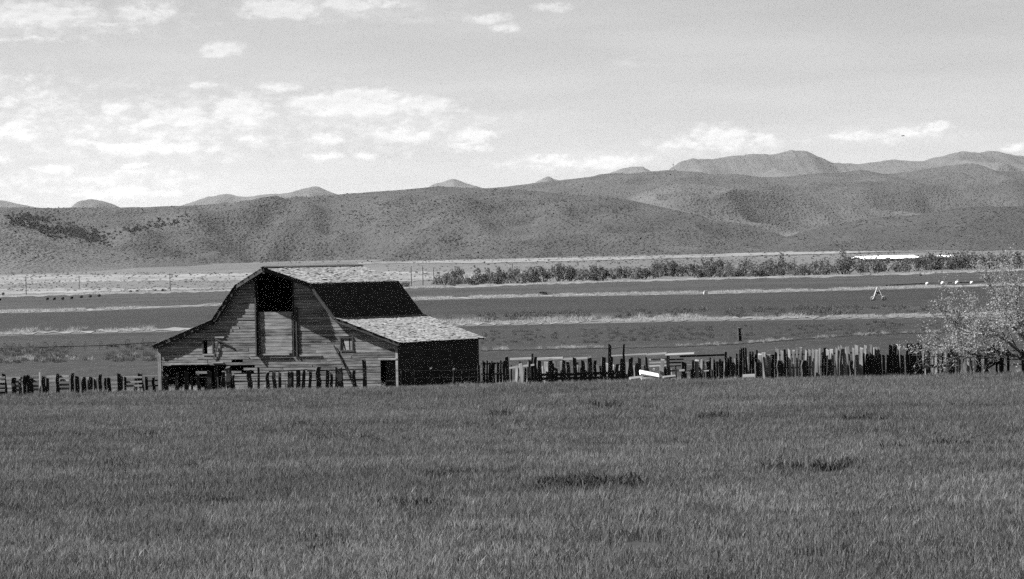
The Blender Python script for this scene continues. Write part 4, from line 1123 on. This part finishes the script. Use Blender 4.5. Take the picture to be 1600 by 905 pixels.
def bale(px, py, dpx, mat, label, group, name):
    b = hit([px], [py])[0]; r = dpx * b[1] / FPX / 2
    m = MB(); n = 12
    for yy, rr in ((-.75, .86), (-.62, 1), (.62, 1), (.75, .86)):
        for k in range(n): m.v.append((math.cos(k * 2 * math.pi / n) * rr * r, yy * r * 1.2, (math.sin(k * 2 * math.pi / n) * rr) * r + r * .96))
    for i in range(3):
        for k in range(n): m.f.append((i * n + k, i * n + (k + 1) % n, i * n + n + (k + 1) % n, i * n + n + k))
    m.f.append(tuple(range(n))[::-1]); m.f.append(tuple(range(3 * n, 4 * n)))
    o = m.build(name, mat, None, True); o.location = b; o.rotation_euler = (0, 0, -.2); tag(o, label, 'bale', group); return o
ords = ['first', 'second', 'third', 'fourth', 'fifth', 'sixth', 'seventh']
for k, (x, y) in enumerate([(74, 469), (85, 469), (98, 468.5), (112, 467.5), (127, 466), (141, 465), (155, 464)]):
    bale(x, y, 4.6, M['black'], 'dark round bale on the pale strip, %s from the left of seven' % ords[k], 'dark round bales left of the barn', 'round_bale')
for k, (x, y) in enumerate([(5, 461), (0, 470), (204, 457.5), (214, 457), (243, 456), (254, 455.5), (364, 452)]):
    if x < 360: bale(x, y, 4.0, M['black'], 'dark round bale %s' % ['at the left edge above the lower one', 'lowest at the left edge', 'farther off, left of the pair near the third pole', 'farther off, right of that pair', 'in the next pair towards the barn, left one', 'nearest to the barn roof', ''][k], 'far dark round bales', 'round_bale')
# row of white tanks joined by a pipe
tk = []
for k, (x, y, w) in enumerate([(1449, 446, 5), (1473, 445.5, 5.5), (1495.5, 445, 6), (1518.5, 444.5, 5)]):
    o = bale(x, y, w, M['white'], 'small white tank, %s from the left in the far row of four' % ords[k], 'white tanks in the far field', 'white_tank'); o['category'] = 'tank'; tk.append(o.location.copy())
pb = [Vector(hit([x], [y])[0]) + Vector((0, .8, .45)) for x, y in ((1385, 449), (1420, 447), (1449, 445.5), (1473, 445), (1496, 444.5), (1540, 443))]
tag(MB().tube(pb, .14, 6).build('irrigation_pipe', M['rust']), 'dark irrigation pipe running behind the white tanks', 'pipe')
# pivot tower
b = hit([1372], [470])[0]; H = at(1372, 449, b[1])[2] - b[2]; hw = 8.5 * b[1] / FPX; r = .1
t = empty('pivot_tower', b); tag(t, 'pale A-frame irrigation tower standing in the dark field', 'irrigation tower')
for s in (-1, 1):
    for q in (-1, 1): MB().tube([(s * hw, q * .9, .1), (s * hw * .08, 0, H)], r, 5).build('leg', M['metal'], t)
    wh = MB(); wh.tube([(s * hw + .34 * math.cos(a), -.9, .34 + .34 * math.sin(a)) for a in np.linspace(0, 6.283, 13)], .09, 5, False); wh.build('wheel', M['metal'], t)
for q in (-1, 1): MB().tube([(-hw * .55, q * .5, H * .42), (hw * .55, q * .5, H * .42)], r * .8, 5).build('brace', M['metal'], t)
MB().tube([(-hw * .55, .5, H * .42), (hw * .2, -.1, H * .8)], r * .7, 5).build('brace', M['metal'], t)
MB().box(-.3, .3, -.25, .25, H * .44, H * .44 + .55).build('gear_box', M['metal'], t)
# wheel line in the near field on the left
la = [hit([x], [y])[0] for x, y in ((-60, 552), (60, 550), (160, 547), (244, 542))]
wl0 = Vector(la[1]); t = empty('wheel_line', wl0); tag(t, 'thin wheel-line irrigation pipe on spoked wheels crossing the left field', 'irrigation line')
AX = .42
MB().tube([Vector(q) + Vector((0, 0, AX)) - wl0 for q in la], .035, 6).build('axle_pipe', M['rust'], t)
lx = np.array(la)
for px_ in (-20, 12, 28, 38, 53, 82, 97, 122, 145, 170, 206, 226):
    c = hit([px_], [550.5 - px_ * .035])[0]; x = c[0]; y = np.interp(x, lx[:, 0], lx[:, 1]); c = Vector((x, y, gz(x, y) + AX)) - wl0
    yaw = rw.uniform(.9, 1.5); ca, sa = math.cos(yaw), math.sin(yaw); R = .44
    rim = MB().tube([c + Vector((R * math.cos(a) * ca, R * math.cos(a) * sa, R * math.sin(a))) for a in np.linspace(0, 6.283, 17)], .02, 5, False)
    w = rim.build('wheel', M['rust'], t); sp = MB()
    for a in np.linspace(0, 3.1416, 5)[:-1]: sp.tube([c + Vector((R * math.cos(a) * ca, R * math.cos(a) * sa, R * math.sin(a))), c - Vector((R * math.cos(a) * ca, R * math.cos(a) * sa, R * math.sin(a)))], .006, 4, False)
    sp.build('spokes', M['rust'], w)
# far farm sheds with white roofs
def shed(px0, px1, ybase, yeave, yridge, label, depth, skew):
    b = hit([px0], [ybase])[0]; d = b[1]; k = d / FPX; w = (px1 - px0) * k
    t = empty('farm_shed', b, -skew); tag(t, label, 'shed')
    he = (ybase - yeave) * k; hr = (ybase - yridge) * k
    MB().box(0, w, 0, depth, -.5, he).build('wall', M['greywall'], t)
    for y0, y1, z0, z1 in ((-1.0, depth / 2, he - .15, hr), (depth / 2, depth + 1.0, hr, he - .15)):
        MB().hexa([(-1, y0, z0), (w + 1, y0, z0), (w + 1, y1, z1), (-1, y1, z1), (-1, y0, z0 + .25), (w + 1, y0, z0 + .25), (w + 1, y1, z1 + .25), (-1, y1, z1 + .25)]).build('roof', M['whiteroof'], t)
    g = MB()
    for x in (-.01, w - .09): g.add([(x, .02, he), (x, depth - .02, he), (x, depth / 2, hr), (x + .1, .02, he), (x + .1, depth - .02, he), (x + .1, depth / 2, hr)], [(0, 1, 2), (5, 4, 3), (0, 2, 5, 3), (2, 1, 4, 5), (1, 0, 3, 4)])
    g.build('gable', M['greywall'], t)
    for q in (.1, .3, .5, .7): MB().box(w * q, w * q + w * .1, -.06, -.004, 0, he * .75).build('door', M['polewood'], t)
shed(1352, 1443, 409, 405, 401, 'long low farm shed with a bright white roof behind the willows', 26, -.26)
shed(1471, 1493, 406, 402, 399.5, 'small farm shed with a white roof right of the long shed', 14, -.05)
# mast on the ridge
q = hit([1052], [266.5], terr)[0]
t = empty('radio_mast', q); tag(t, 'tiny radio mast with a white hut on the far ridge', 'mast'); k = q[1] / FPX
MB().tube([(0, 0, -3), (0, 0, 13 * k)], [.45, .3], 5).build('mast', M['metal'], t)
MB().box(-1.6, 1.6, -.3, .3, 9 * k, 9 * k + .8).build('crossarm', M['metal'], t)
MB().box(.8 * k, 3 * k, -1.5, 1.5, -3, 2.2 * k).build('hut', M['white'], t)
# small things on the ditch bank
b = hit([848], [461.5])[0]
o = MB().hexa([(-1.3, -.5, -.1), (1.3, -.5, -.1), (1.3, .5, -.1), (-1.3, .5, -.1), (-.6, -.3, .9), (.9, -.3, .8), (.7, .3, .8), (-.5, .3, .9)]).build('headgate', M['greywall']); o.location = b; tag(o, 'small grey headgate on the pale ditch bank right of the barn', 'headgate')
b = hit([1103], [460])[0]
o = MB().hexa([(-.5, -.4, 0), (.5, -.4, 0), (.5, .4, 0), (-.5, .4, 0), (-.35, -.3, .8), (.35, -.3, .8), (.35, .3, .8), (-.35, .3, .8)]).build('marker_stone', M['white']); o.location = b; tag(o, 'tiny white marker on the pale ditch bank in mid picture', 'marker')
# bird
q = at(1411, 212.5, 700.); bm = MB()
bm.tube([(-.30, 0, 0), (-.12, 0, .02), (.1, 0, .02), (.3, 0, -.01)], [.03, .08, .07, .02], 6)
bm.add([(-.1, .05, .03), (.12, .05, .03), (.02, .5, .12), (-.12, .45, .12), (-.1, -.05, .03), (.12, -.05, .03), (.02, -.5, .12), (-.12, -.45, .12)], [(0, 1, 2, 3), (7, 6, 5, 4)])
o = bm.build('bird', M['bird']); o.location = q; o.rotation_euler = (0, -.05, .5); tag(o, 'tiny dark bird flying over the right hills', 'bird')

# ------------------------------------------------------------------ air
HAZE = 0.65e-5
m = bpy.data.materials.new('haze_air'); m.use_nodes = True; t = m.node_tree; t.nodes.clear()
out = N(t, 'ShaderNodeOutputMaterial'); pv = N(t, 'ShaderNodeVolumePrincipled')
pv.inputs['Color'].default_value = (.95, .95, .95, 1); pv.inputs['Density'].default_value = HAZE; pv.inputs['Anisotropy'].default_value = 0.0
L(t, pv.outputs[0], out.inputs['Volume'])
hz = MB().box(-13500, 13500, -500, 26500, -12, 400).build('haze', m)
tag(hz, 'thin pale haze over the valley', 'haze', kind='stuff')
